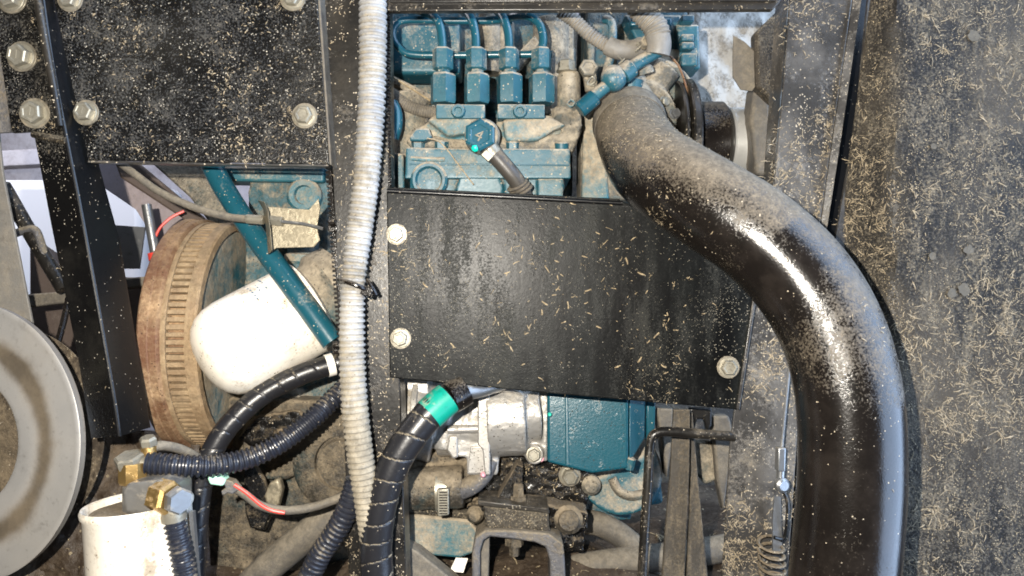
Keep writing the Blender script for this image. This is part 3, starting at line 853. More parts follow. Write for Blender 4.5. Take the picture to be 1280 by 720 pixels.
t.part('stub_ring', lathe(P(803, 94, 92), (-.3, -.2, 1), [(0, R(15, 92)), (.006, R(15, 92)), (.009, R(12, 92))], 24), 'dusty_casting')
bolt(t, 829, 128, 108, 6, washer=False, axis=(.6, -1, 0))
bolt(t, 843, 142, 112, 6, washer=False, m='galvanised', axis=(.4, -1, 0))
t.part('cotter_pin', tube([(814, 120, 96), (815, 132, 95), (819, 136, 95), (820, 129, 95), (813, 127, 95)], 0.0013, 8, 0.001), 'zinc')

t = Thing('neighbour_casting', 'dark blue stepped casting above the black pulley', 'casting')
t.part('casting', prism([(780, 18), (852, 18), (852, 90), (835, 90), (800, 60)], 170, 210) + prism([(846, 30), (874, 30), (876, 86), (848, 86)], 160, 200), 'teal', bevel=0.003)
for y in (18, 42, 52, 66):
    t.part('step', prism([(852, y), (868 + (y > 60) * 4, y), (868 + (y > 60) * 4, y + (9 if y < 60 else 16)), (852, y + (9 if y < 60 else 16))], 146, 170), 'teal', bevel=0.002)
t.part('step', prism([(788, 22), (840, 22), (840, 32), (788, 32)], 156, 172), 'teal_clean', bevel=0.002)

t = Thing('crank_pulley', 'black pulley drum with a bright steel hub ring beside the grey post', 'pulley')
ctr = P(860, 178, 150); 
def xat(px, d): return (px - 640) * K * (1 + d * .001 / D)
cz = ctr.z
def ring(px0, px1, rad, d=105, ch=0.002):
    x0 = xat(px0, d); x1 = xat(px1, d)
    return lathe(Vector((x0, 0.155, cz)), (1, 0, 0), [(0, rad - ch), (ch, rad), (x1 - x0 - ch, rad), (x1 - x0, rad - ch)], 48)
t.part('drum', ring(876, 921, 0.049, 105, 0.006), 'rubber')
t.part('groove_disc', ring(852, 858, 0.073) + ring(862, 873, 0.075), 'black_post')
t.part('hub', ring(921, 944, 0.042, 112), 'bright_steel')
t = Thing('insulation_board', 'crumpled white insulation board seen beyond the pulley', 'board')
v = []; f = []
nn = 36
for j in range(nn + 1):
    for i in range(nn + 1):
        p = P(862 + 130 * i / nn, -16 + 290 * j / nn, 300)
        p.y += 0.012 * noise.noise(p * 30) + 0.005 * noise.noise(p * 90)
        v.append(p)
for j in range(nn):
    for i in range(nn):
        a = j * (nn + 1) + i
        f.append((a, a + nn + 1, a + nn + 2, a + 1))
b2 = Geo([p + Vector((0, .012, 0)) for p in v], [tuple(reversed(q)) for q in f])
t.part('insulation_board', Geo(v, f) + b2, 'rough_white')
t = Thing('spring_clip', 'bent dusty steel clip plate in front of the white insulation board', 'clip')
t.part('blade', prism([(917, 44, 80), (931, 52, 80), (945, 66, 76), (947, 104, 76), (940, 114, 78), (926, 112, 82), (916, 96, 84), (916, 62, 82)], 80, 82), 'dusty_hose', bevel=0.0006)
t.part('root', prism([(944, 40), (975, 10), (990, 40), (975, 135), (946, 108)], 70, 90), 'dirty_plate', bevel=0.004)
t.part('bracket', prism([(944, 104), (962, 122), (968, 220), (945, 218), (938, 150)], 96, 130), 'dusty_hose', bevel=0.004)

# ------------------------------------------------------------------ flywheel
t = Thing('flywheel', 'rusty brown flywheel with toothed ring gear beside the white filter', 'flywheel')
fx = -0.392; fc = Vector((fx, 0.172, P(0, 418, 172).z)); RR = 0.1415
X = Vector((1, 0, 0))
t.part('rim', lathe(fc, X, [(-0.002, RR * .93), (0.0, RR * 0.99), (0.002, RR), (0.011, RR * 1.0), (0.012, RR * .993), (0.020, RR * .993), (0.022, RR * 0.982), (0.023, RR * 0.96)], 96, close=False), 'rusty_steel')
t.part('ring_gear', lathe(fc, X, [(0.022, RR * 0.965), (0.0265, RR * 0.972), (0.0285, RR * 0.970), (0.0288, RR * 0.915), (0.0480, RR * 0.915), (0.0483, RR * 0.968), (0.058, RR * 0.968), (0.0605, RR * 0.955), (0.061, RR * .90), (0.056, RR * .885)], 110, close=False), 'ring_gear', sharp=30)
for i in range(106):
    th = 2 * math.pi * i / 106
    r0 = RR * 0.938
    c = fc + Vector((0.0384, math.cos(th) * r0, math.sin(th) * r0))
    rot = Matrix.Rotation(th, 3, 'X')
    g = wbox((0, 0, 0), (0.0194, RR * 0.050, 0.0052 + random.uniform(-.0005, .0005)))
    g.v = [c + rot @ p for p in g.v]
    t.part('tooth', g, 'ring_gear', bevel=0.0007)
t.part('gear_root', lathe(fc, X, [(0.0290, RR * .9165), (0.0478, RR * .9165)], 96, close=False), 'rusty_steel')
t.part('web', lathe(fc, X, [(0.056, RR * 0.886), (0.050, RR * 0.875), (0.048, RR * 0.80), (0.040, RR * 0.76), (0.036, RR * 0.5), (0.036, 0)], 72), 'teal_dusty')

# ------------------------------------------------------------------ oil filter
t = Thing('oil_filter', 'white canister oil filter lying tilted in front of the flywheel', 'oil filter')
A = P(250, 458, 36); B = P(386, 384, 96)
ax = (B - A); L_ = ax.length
rf = R(62, 55)
of_geo = lathe(A, ax, [(0.0, rf * 0.10), (0.001, rf * 0.30), (0.004, rf * 0.52), (0.0095, rf * 0.71), (0.018, rf * 0.86), (0.029, rf * .955), (0.042, rf * .995), (0.055, rf), (L_ - 0.010, rf), (L_ - 0.006, rf * 1.04), (L_, rf * 1.04), (L_ + .004, rf * 0.9)], 64)
can = t.part('canister', of_geo, 'white_paint', sharp=50)
g = Geo()
an = ax.normalized()
rnd = random.Random(3)
a_, u_, w_ = frame(an)
for row in range(3):
    for k in range(7 - row):
        s = L_ * 0.60 + row * 0.0075
        th0 = None
        # upper flank of the can, facing the viewer
        up = (Vector((0, -0.55, 1)) - an * an.dot(Vector((0, -0.55, 1)))).normalized()
        side = an.cross(up)
        th = -0.35 + k * 0.11 + row * 0.03
        nrm = up * math.cos(th) + side * math.sin(th)
        tan = an.cross(nrm)
        c = A + an * (s + rnd.uniform(-.0006, .0006)) + nrm * (rf + 0.0002)
        hl = rnd.uniform(0.0010, 0.0022); hw = rnd.uniform(0.0006, 0.0013)
        if rnd.random() < 0.75:
            g.add(Geo([c - tan * hl - an * hw, c + tan * hl - an * hw * .6, c + tan * hl + an * hw, c - tan * hl + an * hw * .7], [(0, 1, 2, 3)]))
t.part('worn_print', g, 'print_blue', of=can, smooth=False)
t.part('mount_flange', lathe(A + an * (L_ + .002), ax, [(0, rf * .8), (.012, rf * .86), (.02, rf * 1.0), (.04, rf * 1.0)], 40), 'dusty_casting')

# ------------------------------------------------------------------ dipstick pipe and control cable
t = Thing('dipstick_tube', 'slanting blue steel tube crossing in front of the oil filter', 'tube')
t.part('dipstick_tube', tube([(258, 190, 66), (276, 228, 62), (310, 282, 52), (350, 338, 40), (384, 384, 34), (416, 428, 30)], R(13.5, 45), 24, 0.003), 'teal_clean')
t = Thing('control_cable', 'grey sheathed control cable clamped in a small steel bracket', 'cable')
t.part('sheath', tube([(140, 196, 30), (165, 215, 30), (200, 240, 30), (245, 260, 28), (285, 271, 24), (312, 274, 20)], R(4.8, 28), 14, 0.002), 'dusty_hose')
t.part('ferrule', cyl(P(308, 273.5, 20), P(330, 275, 18), R(6, 20), 16, .0008), 'zinc')
t.part('ferrule', cyl(P(337, 275, 18), P(353, 277, 17), R(6.5, 18), 6, .0004), 'zinc')
t.part('inner_wire', tube([(352, 277, 17), (380, 280, 16), (404, 286, 14)], R(2, 17), 8, 0.002), 'galvanised')
t.part('bracket', strip([(322, 250, 22), (329, 262, 20), (333, 290, 20), (335, 318, 22)], [(330, 252, 8), (335, 264, 6), (338, 290, 6), (340, 312, 8)], 0.002) + prism([(330, 258), (386, 262), (398, 248), (400, 262), (396, 285), (400, 300), (392, 309), (345, 310), (335, 318)], 24, 26), 'bracket_steel', bevel=0.0006)

t = Thing('straw_stalk', 'long pale straw stalk lying across the pump flange', 'straw')
t.part('straw_stalk', tube([(534, 173, 58), (547, 176, 56), (558, 186, 55), (571, 203, 56), (592, 231, 60)], 0.0008, 6, .002), 'pale_straw')
t = Thing('straw_stalk', 'thin brown stalk leaning behind the first fuel line', 'straw')
t.part('straw_stalk', tube([(489, 95, 96), (510, 108, 94), (538, 126, 92)], 0.0012, 6, .002), 'straw')

# ================================================================== HOSES IN FRONT
t = Thing('intake_hose', 'big curved black rubber intake hose sweeping down past the grey post', 'hose')
rh = 0.0432
hp = [(785, 150, 104, 40), (789, 164, 84, 45), (797, 182, 58, 48), (812, 205, 20, 52), (845, 230, -22, 56), (890, 258, -52, 58.5), (945, 294, -70, 60), (1000, 348, -82, 62), (1040, 416, -94, 62.5), (1060, 495, -102, 63), (1064, 580, -106, 63.5), (1060, 660, -108, 64), (1051, 750, -108, 64)]
def hose_dust(s, n, c):
    a = max(0, 1 - s / 0.17) * 0.8                       # caked at the engine end
    b = 0.42 * max(0, n.z + 0.1) * (s < 0.6)             # settled on the upper side
    z = c.z + 0.35 * n.x * 0.043
    scuff = 0.40 * math.exp(-((z + 0.055) / 0.036) ** 2) * (1 if c.z > -0.105 else 0.25) if c.x > 0.22 else 0   # scuffed band in the bend
    return a + b + scuff + (0.10 if s < 0.45 else -0.10)
hose_geo = tube(hp, rh, 56, 0.004, None, hose_dust)
t.part('hose', hose_geo, 'rubber')
t.part('neck', tube([(782, 122, 140, 37), (783, 136, 122, 37.5), (787, 156, 96, 38)], .035, 40, .003), 'dusty_casting')
t.part('lip', tube([(785, 148, 106, 44), (786.5, 154, 98, 46), (788.5, 161, 88, 45.5)], .04, 48, .0015), 'dusty_hose')

t = Thing('ribbed_conduit', 'pale grey ribbed conduit running down the front of the black post', 'conduit')
con = [(466, -16, -22, 17.5), (466, 60, -22, 17.5), (464, 140, -22, 17.3), (458, 220, -22, 17), (449, 290, -22, 16.8), (442, 350, -24, 15.5), (440, 420, -24, 16.5), (442, 490, -24, 17), (449, 560, -22, 17), (458, 620, -18, 16.5), (466, 680, -14, 16), (472, 745, -12, 16)]
con_geo = tube(con, 0.0136, 24, 0.00072, corrug(0.0058, 0.0017, 0.25), lambda s, n, c: 0.55 * (s > 0.5) * min(1, (s - .5) * 4) + (0.3 if s > .78 else 0))
t.part('ribbed_conduit', con_geo, 'grey_conduit')
t = Thing('cable_tie', 'black cable tie cinched around the pale ribbed conduit', 'cable tie')
ty = [(424, 351, -24), (432, 352, -37), (444, 356, -41), (456, 361, -36), (461, 364, -24)]
t.part('band', tube(ty, 0.0024, 10, 0.002), 'rubber')
t.part('head', wbox(P(459, 364, -34), (0.011, 0.007, 0.009), Matrix.Rotation(0.3, 3, 'Y')), 'rubber', bevel=0.001)
t.part('tail', tube([(459, 350, -30), (464, 357, -34), (470, 368, -30)], 0.002, 8, 0.002), 'rubber')

t = Thing('wrapped_hose', 'black spiral wrapped hose with a green tape band in front of the aluminium housing', 'hose')
wh = [(578, 490, 10, 19), (560, 499, 4, 19), (540, 514, -4, 19.5), (518, 540, -10, 19.5), (498, 570, -14, 19.5), (483, 605, -16, 19.5), (474, 645, -16, 19.5), (470, 690, -14, 20), (474, 750, -12, 20)]
wh_geo = tube(wh[1:], 0.0155, 32, 0.0011, spiral(0.021, 0.0012, 0.6, 0.05))
t.part('hose', wh_geo, 'hose_wrap')
t.part('tape_band', tube([(560, 497.5, 3, 20.6), (548, 507.5, -1, 20.8), (536, 518.5, -5, 20.8)], 0.016, 32, 0.002), 'green_tape')
t.part('end_sleeve', tube([(582, 487, 12, 19.4), (572, 492.5, 9, 20.2), (562, 498, 5, 20)], 0.016, 32, 0.002), 'rubber')
t.part('metal_pipe', tube([(578, 490, 10), (600, 486, 22), (625, 478, 40), (660, 465, 60)], R(11, 15), 18, 0.003), 'galvanised')

t = Thing('wrapped_hose', 'black spiral wrapped hose curving down from below the oil filter', 'hose')
t.part('hose', tube([(470, 440, 78), (414, 456, 62), (372, 470, 50), (330, 492, 40), (297, 520, 30), (272, 552, 22), (254, 595, 16), (246, 650, 14), (240, 745, 14)], R(13.5, 30), 28, 0.0011, spiral(0.019, 0.0007, 0.3, 0.045)), 'hose_wrap')
t.part('tape_end', cyl(P(408, 457.5, 60), P(417, 455, 63), R(14.4, 60), 28), 'paper_tape')

t = Thing('ribbed_conduit', 'black ribbed conduit running from the brass fitting up behind the post', 'conduit')
t.part('ribbed_conduit', tube([(184, 579, -40), (225, 582, -36), (265, 582, -24), (310, 573, -6), (350, 554, 6), (385, 528, 20), (412, 503, 36), (445, 470, 58)], R(13.5, -5), 24, 0.00062, corrug(0.0052, 0.0022, 0.1)), 'ribbed_black')
t = Thing('ribbed_conduit', 'black ribbed conduit descending beside the foot of the pale conduit', 'conduit')
t.part('ribbed_conduit', tube([(446, 600, -4), (436, 632, -4), (420, 664, -2), (400, 694, 0), (376, 745, 2)], R(14.5, 0), 24, 0.00062, corrug(0.0050, 0.0020, 0.2)), 'ribbed_black')
t = Thing('ribbed_conduit', 'short blue black ribbed conduit hanging from the brass hex nut', 'conduit')
t.part('ribbed_conduit', tube([(216, 642, -62), (221, 668, -60), (228, 700, -58), (235, 745, -56)], R(14.5, -50), 24, 0.00062, corrug(0.0052, 0.0022, 0.1)), 'ribbed_black')

t = Thing('wire_lead', 'grey and red wire lead with a plug under the ribbed conduit', 'wire')
t.part('cable', tube([(288, 607, 0), (306, 618, 2), (326, 632, 4), (355, 638, 6), (390, 634, 8), (420, 624, 12), (450, 610, 20)], R(5.5, 4), 14, 0.002), 'dusty_hose')
t.part('red_wire', tube([(293, 606, -8), (308, 616, -6), (326, 631, -4), (340, 638, -2), (356, 641, 0)], R(2.4, 0), 8, 0.002), 'red_plastic')
t.part('plug', prism([(258, 596), (272, 594), (282, 600), (278, 608), (262, 606)], -10, 4), 'mint_plastic', bevel=0.002)
t.part('socket', prism([(276, 598), (290, 602), (298, 612), (290, 618), (284, 616), (278, 620), (276, 614), (282, 610)], -8, 4), 'grey_steel', bevel=0.001)

# ================================================================== FUEL FILTER (bottom corner)
t = Thing('fuel_filter', 'white fuel filter canister with metal head and brass fittings, bottom corner', 'fuel filter')
A = P(172, 628, -40)
rc = R(63, -40)
dn = Vector((0.07, 0, -1))
can_geo = lathe(A, dn, [(0.012, rc * 0.80), (0.010, rc * 0.90), (0.0, rc * 0.95), (-0.001, rc * 1.0), (0.002, rc * 1.03), (0.006, rc * 1.02), (0.008, rc * 0.985), (0.12, rc * 0.985)], 64)
can_geo.dust(lambda p: 0.47 * max(0, 1 - abs(p.x - (A.x + rc * 0.62)) / (rc * 0.3)) if p.y < A.y else 0)
t.part('canister', can_geo, 'white_paint', sharp=50)
t.part('lid', lathe(A + Vector((0, 0, -.010)), (0, 0, 1), [(0, rc * .88), (0.002, rc * .86), (0.006, rc * 0.6), (0.006, 0)], 40), 'dark_grime')
hd = prism([(156, 640), (152, 614), (160, 604), (200, 600), (214, 606), (214, 642), (196, 646)], -66, -20)
t.part('head', hd + cyl(P(185, 604, -42), P(185, 646, -42), R(29, -42), 32), 'head_metal', remesh=0.0014, smoothit=6)
nb = t.part('brass_fitting', lathe(P(166, 604, -44), (0, 0, 1), [(0, R(15, -42)), (R(4, -42), R(17, -42)), (R(26, -42), R(17, -42))], 8), 'brass', sharp=25)
t.part('banjo_bolt', lathe(P(164, 582, -42), (-.08, -.35, 1), [(0, R(17, -42)), (R(4, -42), R(18, -42)), (R(13, -42), R(18, -42)), (R(15, -42), R(15, -42)), (R(15, -42), 0)], 6, rot=.4), 'zinc', sharp=25)
t.part('brass_fitting', cyl(P(186, 580, -34), P(186, 558, -34), R(9, -34), 16), 'brass')
t.part('banjo_bolt', lathe(P(186, 556, -34), (0, -.3, 1), [(0, R(10, -34)), (R(8, -34), R(10.5, -34)), (R(11, -34), R(8, -34)), (R(11, -34), 0)], 6, rot=.1), 'zinc', sharp=25)
t.part('brass_nut', lathe(P(196, 619, -62), (1, -.45, -.08), [(0, R(15, -50)), (0.002, R(21, -50)), (0.017, R(21.5, -50)), (0.020, R(18, -50))], 6, rot=.3), 'brass', sharp=25)
t.part('banjo_bolt', lathe(P(220, 624, -72), (0.8, -.62, -.1), [(0, R(17, -60)), (0.006, R(17.5, -60)), (0.009, R(15, -60)), (0.009, 0)], 6, rot=.5), 'galvanised', sharp=25)
t.part('hose_collar', tube([(215, 634, -62), (216, 640, -62), (217, 648, -61)], R(16, -62), 24, 0.002), 'zinc')
t.part('spigot', cyl(P(168, 579, -42), P(190, 580, -40), R(9, -40), 18), 'zinc')
t = Thing('vent_hose', 'thin dark hose leaving the brass fitting beside the flywheel', 'hose')
t.part('vent_hose', tube([(186, 561, -32), (202, 557, -24), (224, 561, -10), (244, 571, 6), (262, 586, 20)], R(6, -15), 14, 0.002), 'dusty_hose')
t = Thing('steel_stay', 'thin bright steel stay strip beside the hanging ribbed conduit', 'stay')
t.part('steel_stay', prism([(236, 640), (241, 640), (249, 740), (243, 740)], -44, -38), 'galvanised')

# ================================================================== WHEEL (side)
t = Thing('pulley_wheel', 'large bare metal pulley wheel with open centre at the picture edge', 'wheel')
wc = P(-42, 552, 20)
wn = Vector((-0.25, -1, 0.04)).normalized()
Rw = R(174, 20)
wp = [(-0.008, .95), (-0.006, 0.99), (0.0, 0.995), (0.002, 1.0), (0.003, 0.99)] + [(0.0026 - 0.0008 * math.exp(-((.70 - r_) / .08) ** 2), r_) for r_ in (.96, .93, .9, .87, .84, .81, .78, .75, .72, .69, .66, .63, .6, .57, .54, .51, .485)] + [(0.0022, 0.475), (0.0, 0.465), (-0.008, 0.465)]
wg = lathe(wc, wn, [(a_, r_ * Rw) for a_, r_ in wp], 128, close=False)
wg.dust(lambda p: 1.05 * math.exp(-((((p - wc) - wn * (p - wc).dot(wn)).length / Rw - 0.70) / 0.085) ** 2))
t.part('disc', wg, 'wheel_metal', sharp=50)
t.part('dark_backing', lathe(wc + wn * -0.06, wn, [(0, Rw * 0.8), (0.001, Rw * 0.8), (0.001, 0)], 64), 'bay_back')  # disc added behind the open centre to make it look dark

# ================================================================== BELOW THE COVER
t = Thing('aluminium_housing', 'cast aluminium pump housing below the middle cover', 'housing')
hh = cyl(P(505, 520, 100), P(548, 530, 100), R(48, 100), 36) + cyl(P(548, 530, 100), P(622, 528, 96), R(40, 96), 36) + cyl(P(610, 520, 92), P(656, 518, 92), R(50, 92), 40) + cyl(P(650, 516, 96), P(672, 514, 98), R(38, 96), 36)
hh.add(prism([(590, 482), (612, 480), (612, 594), (584, 594), (583, 572), (566, 570), (566, 555), (588, 540)], 64, 120)).add(prism([(612, 575), (624, 575), (622, 594), (610, 594)], 78, 110))
hh.add(prism([(664, 484), (686, 486), (684, 577), (672, 576), (664, 550)], 82, 120)).add(cyl(P(668, 568, 76), P(668, 568, 110), R(12, 78)))
hh.add(cyl(P(575, 538, 70), P(600, 538, 70), R(8, 70))).add(prism([(502, 470), (535, 470), (537, 560), (506, 560)], 74, 120)).add(cyl(P(556, 500, 74), P(556, 560, 74), R(14, 74)))
hh.add(box(540, 484, 600, 500, 84, 120)).add(cyl(P(640, 478, 80), P(640, 560, 80), R(22, 80)))
t.part('casting', hh, 'aluminium', remesh=0.0015, smoothit=3, disp=0.0012, dscale=0.006)
t.part('flange', lathe(P(519, 520, 100), X, [(0, R(49, 100)), (0.001, R(52, 100)), (0.006, R(52, 100)), (0.007, R(49, 100))], 40), 'aluminium')
t.part('web_plate', prism([(597, 478), (612, 477), (613, 594), (606, 594), (603, 562), (597, 556)], 54, 68), 'aluminium', bevel=0.0015)
t.part('tie_bar', cyl(P(560, 537, 62), P(598, 536, 62), R(5.5, 62), 16), 'aluminium')
t.part('lug', prism([(561, 545), (572, 545), (573, 572), (566, 574), (558, 562)], 60, 80), 'aluminium', bevel=0.002)
t.part('ridge', tube([(614, 489, 60), (630, 486, 52), (645, 488, 54), (655, 496, 62)], R(4, 56), 10, .002), 'aluminium')
t.part('dirt_pocket', prism([(572, 506), (596, 503), (596, 530), (572, 530)], 70, 74), 'oily_shaded_casting', bevel=0.002)
t.part('face_plate', prism([(588, 558), (609, 558), (609, 592), (584, 592)], 62.5, 66), 'aluminium', bevel=0.001)
bolt(t, 667, 568, 75, 8, washer=False)
t.part('paint_mark', lathe(P(604, 593, 61), (0, -1, 0), [(0, R(4)), (0.003, R(3.5)), (0.005, R(1.5))], 10), 'pink_paint')
t.part('paint_mark', lathe(P(676, 573, 80), (0, -1, 0), [(0, R(5)), (0.003, R(4)), (0.004, R(1.5))], 10), 'pink_paint')

t = Thing('starter_motor', 'glossy blue starter motor casing next to the aluminium housing', 'starter motor')
sm = prism([(684, 480, 73), (786, 486, 68), (786, 586, 60), (740, 592, 62), (684, 578, 65)], 62, 110)
t.part('casing', sm, 'starter_paint', bevel=0.003)
t.part('rib', prism([(706, 484, 70.4), (710, 484, 70.2), (712, 583, 61.8), (707, 582, 62.1)], 59, 66), 'teal_clean', bevel=0.0012)
t.part('end_face', prism([(787, 486, 73), (807, 490, 94), (806, 548, 88), (787, 580, 61)], 66, 96), 'teal_clean', bevel=0.002)
t.part('bracket_edge', prism([(808, 498), (820, 498), (818, 560), (808, 552)], 96, 110), 'teal_clean', bevel=0.002)
t.part('nut', lathe(P(786, 586, 66), (0.2, -.2, 1), [(0, R(6, 66)), (R(14, 66), R(6, 66)), (R(15, 66), R(4, 66))], 6), 'teal', sharp=25)
t.part('paint_mark', lathe(P(687, 518, 61.5), (0, -1, 0), [(0, R(3)), (0.002, R(2))], 10), 'green_paint')
t = Thing('gear_case', 'rounded blue gear case lobe below the starter motor', 'gear case')
gc = cyl(P(775, 590, 130), P(775, 590, 180), R(52, 130), 36) + prism([(742, 600), (820, 560), (830, 630), (770, 640), (745, 625)], 126, 170)
t.part('case', gc, 'teal', remesh=0.0025, smoothit=7)
t.part('dusty_rib', tube([(765, 598, 122), (774, 614, 120), (790, 620, 120), (808, 616, 122)], R(6, 122), 12, .003), 'dusty_casting')
t.part('dusty_lug', lathe(P(738, 604, 120), (0, -1, 0), [(0, R(12, 120)), (.01, R(12, 120)), (.013, R(8, 120))], 20), 'dusty_casting')

t = Thing('engine_mount', 'grimy black engine mount bracket with rubber pad and round bolts', 'engine mount')
em = prism([(620, 570), (690, 560), (735, 580), (736, 600), (730, 690), (704, 690), (690, 640), (650, 636), (620, 640), (590, 660), (582, 636), (600, 610)], 112, 150)
t.part('bracket', em, 'dark_grime', remesh=0.0022, smoothit=3, disp=0.004, dscale=0.01)
t.part('gusset', prism([(646, 580), (654, 584), (650, 640), (612, 640)], 84, 112), 'dark_grime', bevel=0.001)
t.part('ledge', prism([(600, 622), (680, 630), (735, 640), (735, 664), (690, 660), (600, 640)], 80, 140), 'dark_grime', remesh=0.002, smoothit=4, disp=0.004, dscale=0.012)
t.part('pad_plate', prism([(597, 626), (686, 636), (687, 642), (598, 632)], 62, 110), 'black_post', bevel=0.0008)
t.part('rubber_pad', prism([(604, 632), (686, 641), (688, 666), (606, 660)], 66, 110), 'dirty_plate', remesh=0.002, smoothit=4)
bolt(t, 712, 594, 110, 10, m='zinc')
t.part('round_nut', lathe(P(710, 648, 86), (0, -1, 0.1), [(0, R(19, 84)), (.007, R(18, 84)), (.010, R(13, 84)), (.014, R(12, 84)), (.015, 0)], 24), 'oily_shaded_casting')
t.part('round_nut', lathe(P(594, 642, 88), (0, -1, 0.1), [(0, R(11, 84)), (.007, R(11, 84)), (.012, R(7, 84)), (.013, 0)], 20), 'oily_shaded_casting')
t.part('stud_nut', lathe(P(648, 628, 84), (0, 0, 1), [(0, R(11, 84)), (R(8, 84), R(11, 84)), (R(8, 84), R(7.5, 84)), (R(22, 84), R(7, 84)), (R(24, 84), R(5, 84))], 6), 'oily_shaded_casting', sharp=25)

t = Thing('mount_bracket', 'grey steel arch bracket with a hanging bolt under the engine mount', 'bracket')
arch = [(592, 745, 66), (592, 700, 66), (594, 676, 66), (604, 666, 66), (640, 667, 66), (680, 670, 66), (692, 678, 66), (696, 700, 66), (698, 745, 66)]
outer = [(590, 745), (590, 690), (594, 672), (606, 663), (640, 663), (686, 667), (704, 680), (706, 700), (708, 745)]
inner = [(688, 745), (687, 700), (682, 684), (668, 678), (640, 674), (612, 671), (604, 676), (600, 690), (600, 745)]
t.part('arch', prism(outer + inner, 58, 104), 'grey_steel', bevel=0.002)
t.part('inner_web', prism([(600, 672), (612, 672), (610, 745), (600, 745)], 74, 108), 'dusty_hose', bevel=0.002)
t.part('bolt', lathe(P(643, 670, 82), (0, 0, -1), [(0, R(12, 82)), (R(11, 82), R(12, 82)), (R(12, 82), R(7, 82)), (R(24, 82), R(6.5, 82))], 6, rot=.3), 'oily_shaded_casting', sharp=25)

t = Thing('coolant_elbow', 'dusty pipe stub and grey hose held by a slotted worm clamp', 'pipe')
ce = prism([(506, 560), (560, 562), (588, 572), (592, 600), (590, 628), (560, 634), (506, 638)], 100, 150) + cyl(P(500, 612, 92), P(580, 608, 90), R(26, 90), 28)
t.part('casting', ce, 'oily_shaded_casting', remesh=0.0022, smoothit=6, disp=0.002, dscale=.012)
t.part('hose', tube([(572, 614, 80), (590, 606, 76), (604, 592, 78), (612, 575, 84)], R(12, 78), 20, .002), 'grey_steel')
cl = t.part('worm_clamp', prism([(546, 612), (561, 611), (561, 644), (547, 646)], 56, 64), 'zinc', bevel=0.0012)
for i in range(9):
    t.part('slot', box(549, 615 + i * 3.3, 559, 616.3 + i * 3.3, 55.4, 57), 'dark_grime', of=cl)
t.part('clamp_band', lathe(P(546, 611, 91), X, [(0, R(27, 90)), (R(14, 90), R(27, 90))], 32, close=False), 'zinc')
bolt(t, 557, 597, 84, 8, m='oily_shaded_casting')

t = Thing('oil_pan', 'blue painted oil pan corner with flaking dust under the coolant pipe', 'oil pan')
t.part('pan', prism([(510, 642), (588, 650), (600, 668), (596, 690), (575, 698), (530, 694), (510, 690)], 104, 200), 'teal_dusty', bevel=0.003, subd=0)
t.part('rim', prism([(506, 632), (600, 644), (600, 650), (506, 641)], 98, 140), 'dirty_plate', bevel=0.001)
t = Thing('paper_scrap', 'small white paper scrap below the oil pan', 'paper scrap')
t.part('paper_scrap', prism([(570, 697, 100), (585, 698, 98), (579, 716, 96), (562, 714, 97)], 98, 98.6), 'paper_tape')
t = Thing('beam_end', 'flat dusty beam end lying slanted below the oil pan', 'beam')
t.part('beam_end', prism([(506, 682), (522, 690), (572, 730), (580, 750), (500, 750)], 64, 90), 'dusty_hose', bevel=0.002)

t = Thing('bent_rod', 'black bent steel rod handle hooked at the foot of the grey post', 'rod')
t.part('bent_rod', tube([(801, 750, 14), (805, 680, 14), (810, 600, 16), (812, 562, 18), (815, 547, 18), (822, 541, 18), (836, 539.5, 18), (870, 542, 18), (918, 546, 18)], R(6.2, 16), 16, 0.002), 'black_post')
t = Thing('drive_belt', 'wide dusty rubber belt hanging straight below the cover corner', 'belt')
t.part('drive_belt', prism([(842, 512), (863, 512), (862, 590), (859, 650), (855, 750), (826, 750), (832, 660), (838, 590)], 52, 58), 'belt', bevel=0.0015)
t = Thing('drive_belt', 'narrow slanting rubber belt beside the wide dusty one', 'belt')
t.part('drive_belt', prism([(862, 515), (866, 515), (874, 610), (888, 750), (856, 750), (862, 640)], 72, 78), 'belt', bevel=0.0015)
t = Thing('cast_bracket', 'pale dusty bracket arms behind the hanging belts', 'bracket')
t.part('arm', prism([(890, 520), (912, 520), (918, 545), (905, 640), (896, 600)], 120, 140), 'dusty_hose', bevel=0.003)
t.part('arm', prism([(820, 510), (842, 510), (842, 548), (834, 600), (826, 545)], 120, 150), 'dusty_hose', bevel=0.003)
t.part('plate', prism([(866, 550), (890, 552), (897, 600), (882, 606), (868, 590)], 130, 140), 'dusty_casting', bevel=0.003)
t.part('clevis', prism([(862, 510), (890, 510), (890, 532), (884, 540), (880, 524), (872, 524), (868, 538), (862, 534)], 90, 100), 'black_post', bevel=0.002)
for i, (lab, pts, r) in enumerate((('grey dusty hose lying on the oily floor beneath the belts', [(600, 730, 150), (660, 722, 150), (710, 712, 150), (745, 706, 150), (790, 700, 150), (850, 694, 155), (910, 684, 165), (960, 672, 180)], 17),
                    ('grey dusty hose curving away under the blue gear case', [(728, 652, 170), (752, 656, 168), (782, 674, 165), (806, 700, 160), (815, 730, 158)], 15),
                    ('thick grey dusty hose crossing beneath the wire lead', [(300, 745, 90), (340, 705, 84), (390, 664, 80), (440, 628, 84), (490, 600, 100)], 19))):
    t = Thing('floor_hose', lab, 'hose')
    t.part('floor_hose', tube(pts, R(r, pts[0][2]), 20, 0.003), 'dusty_hose')

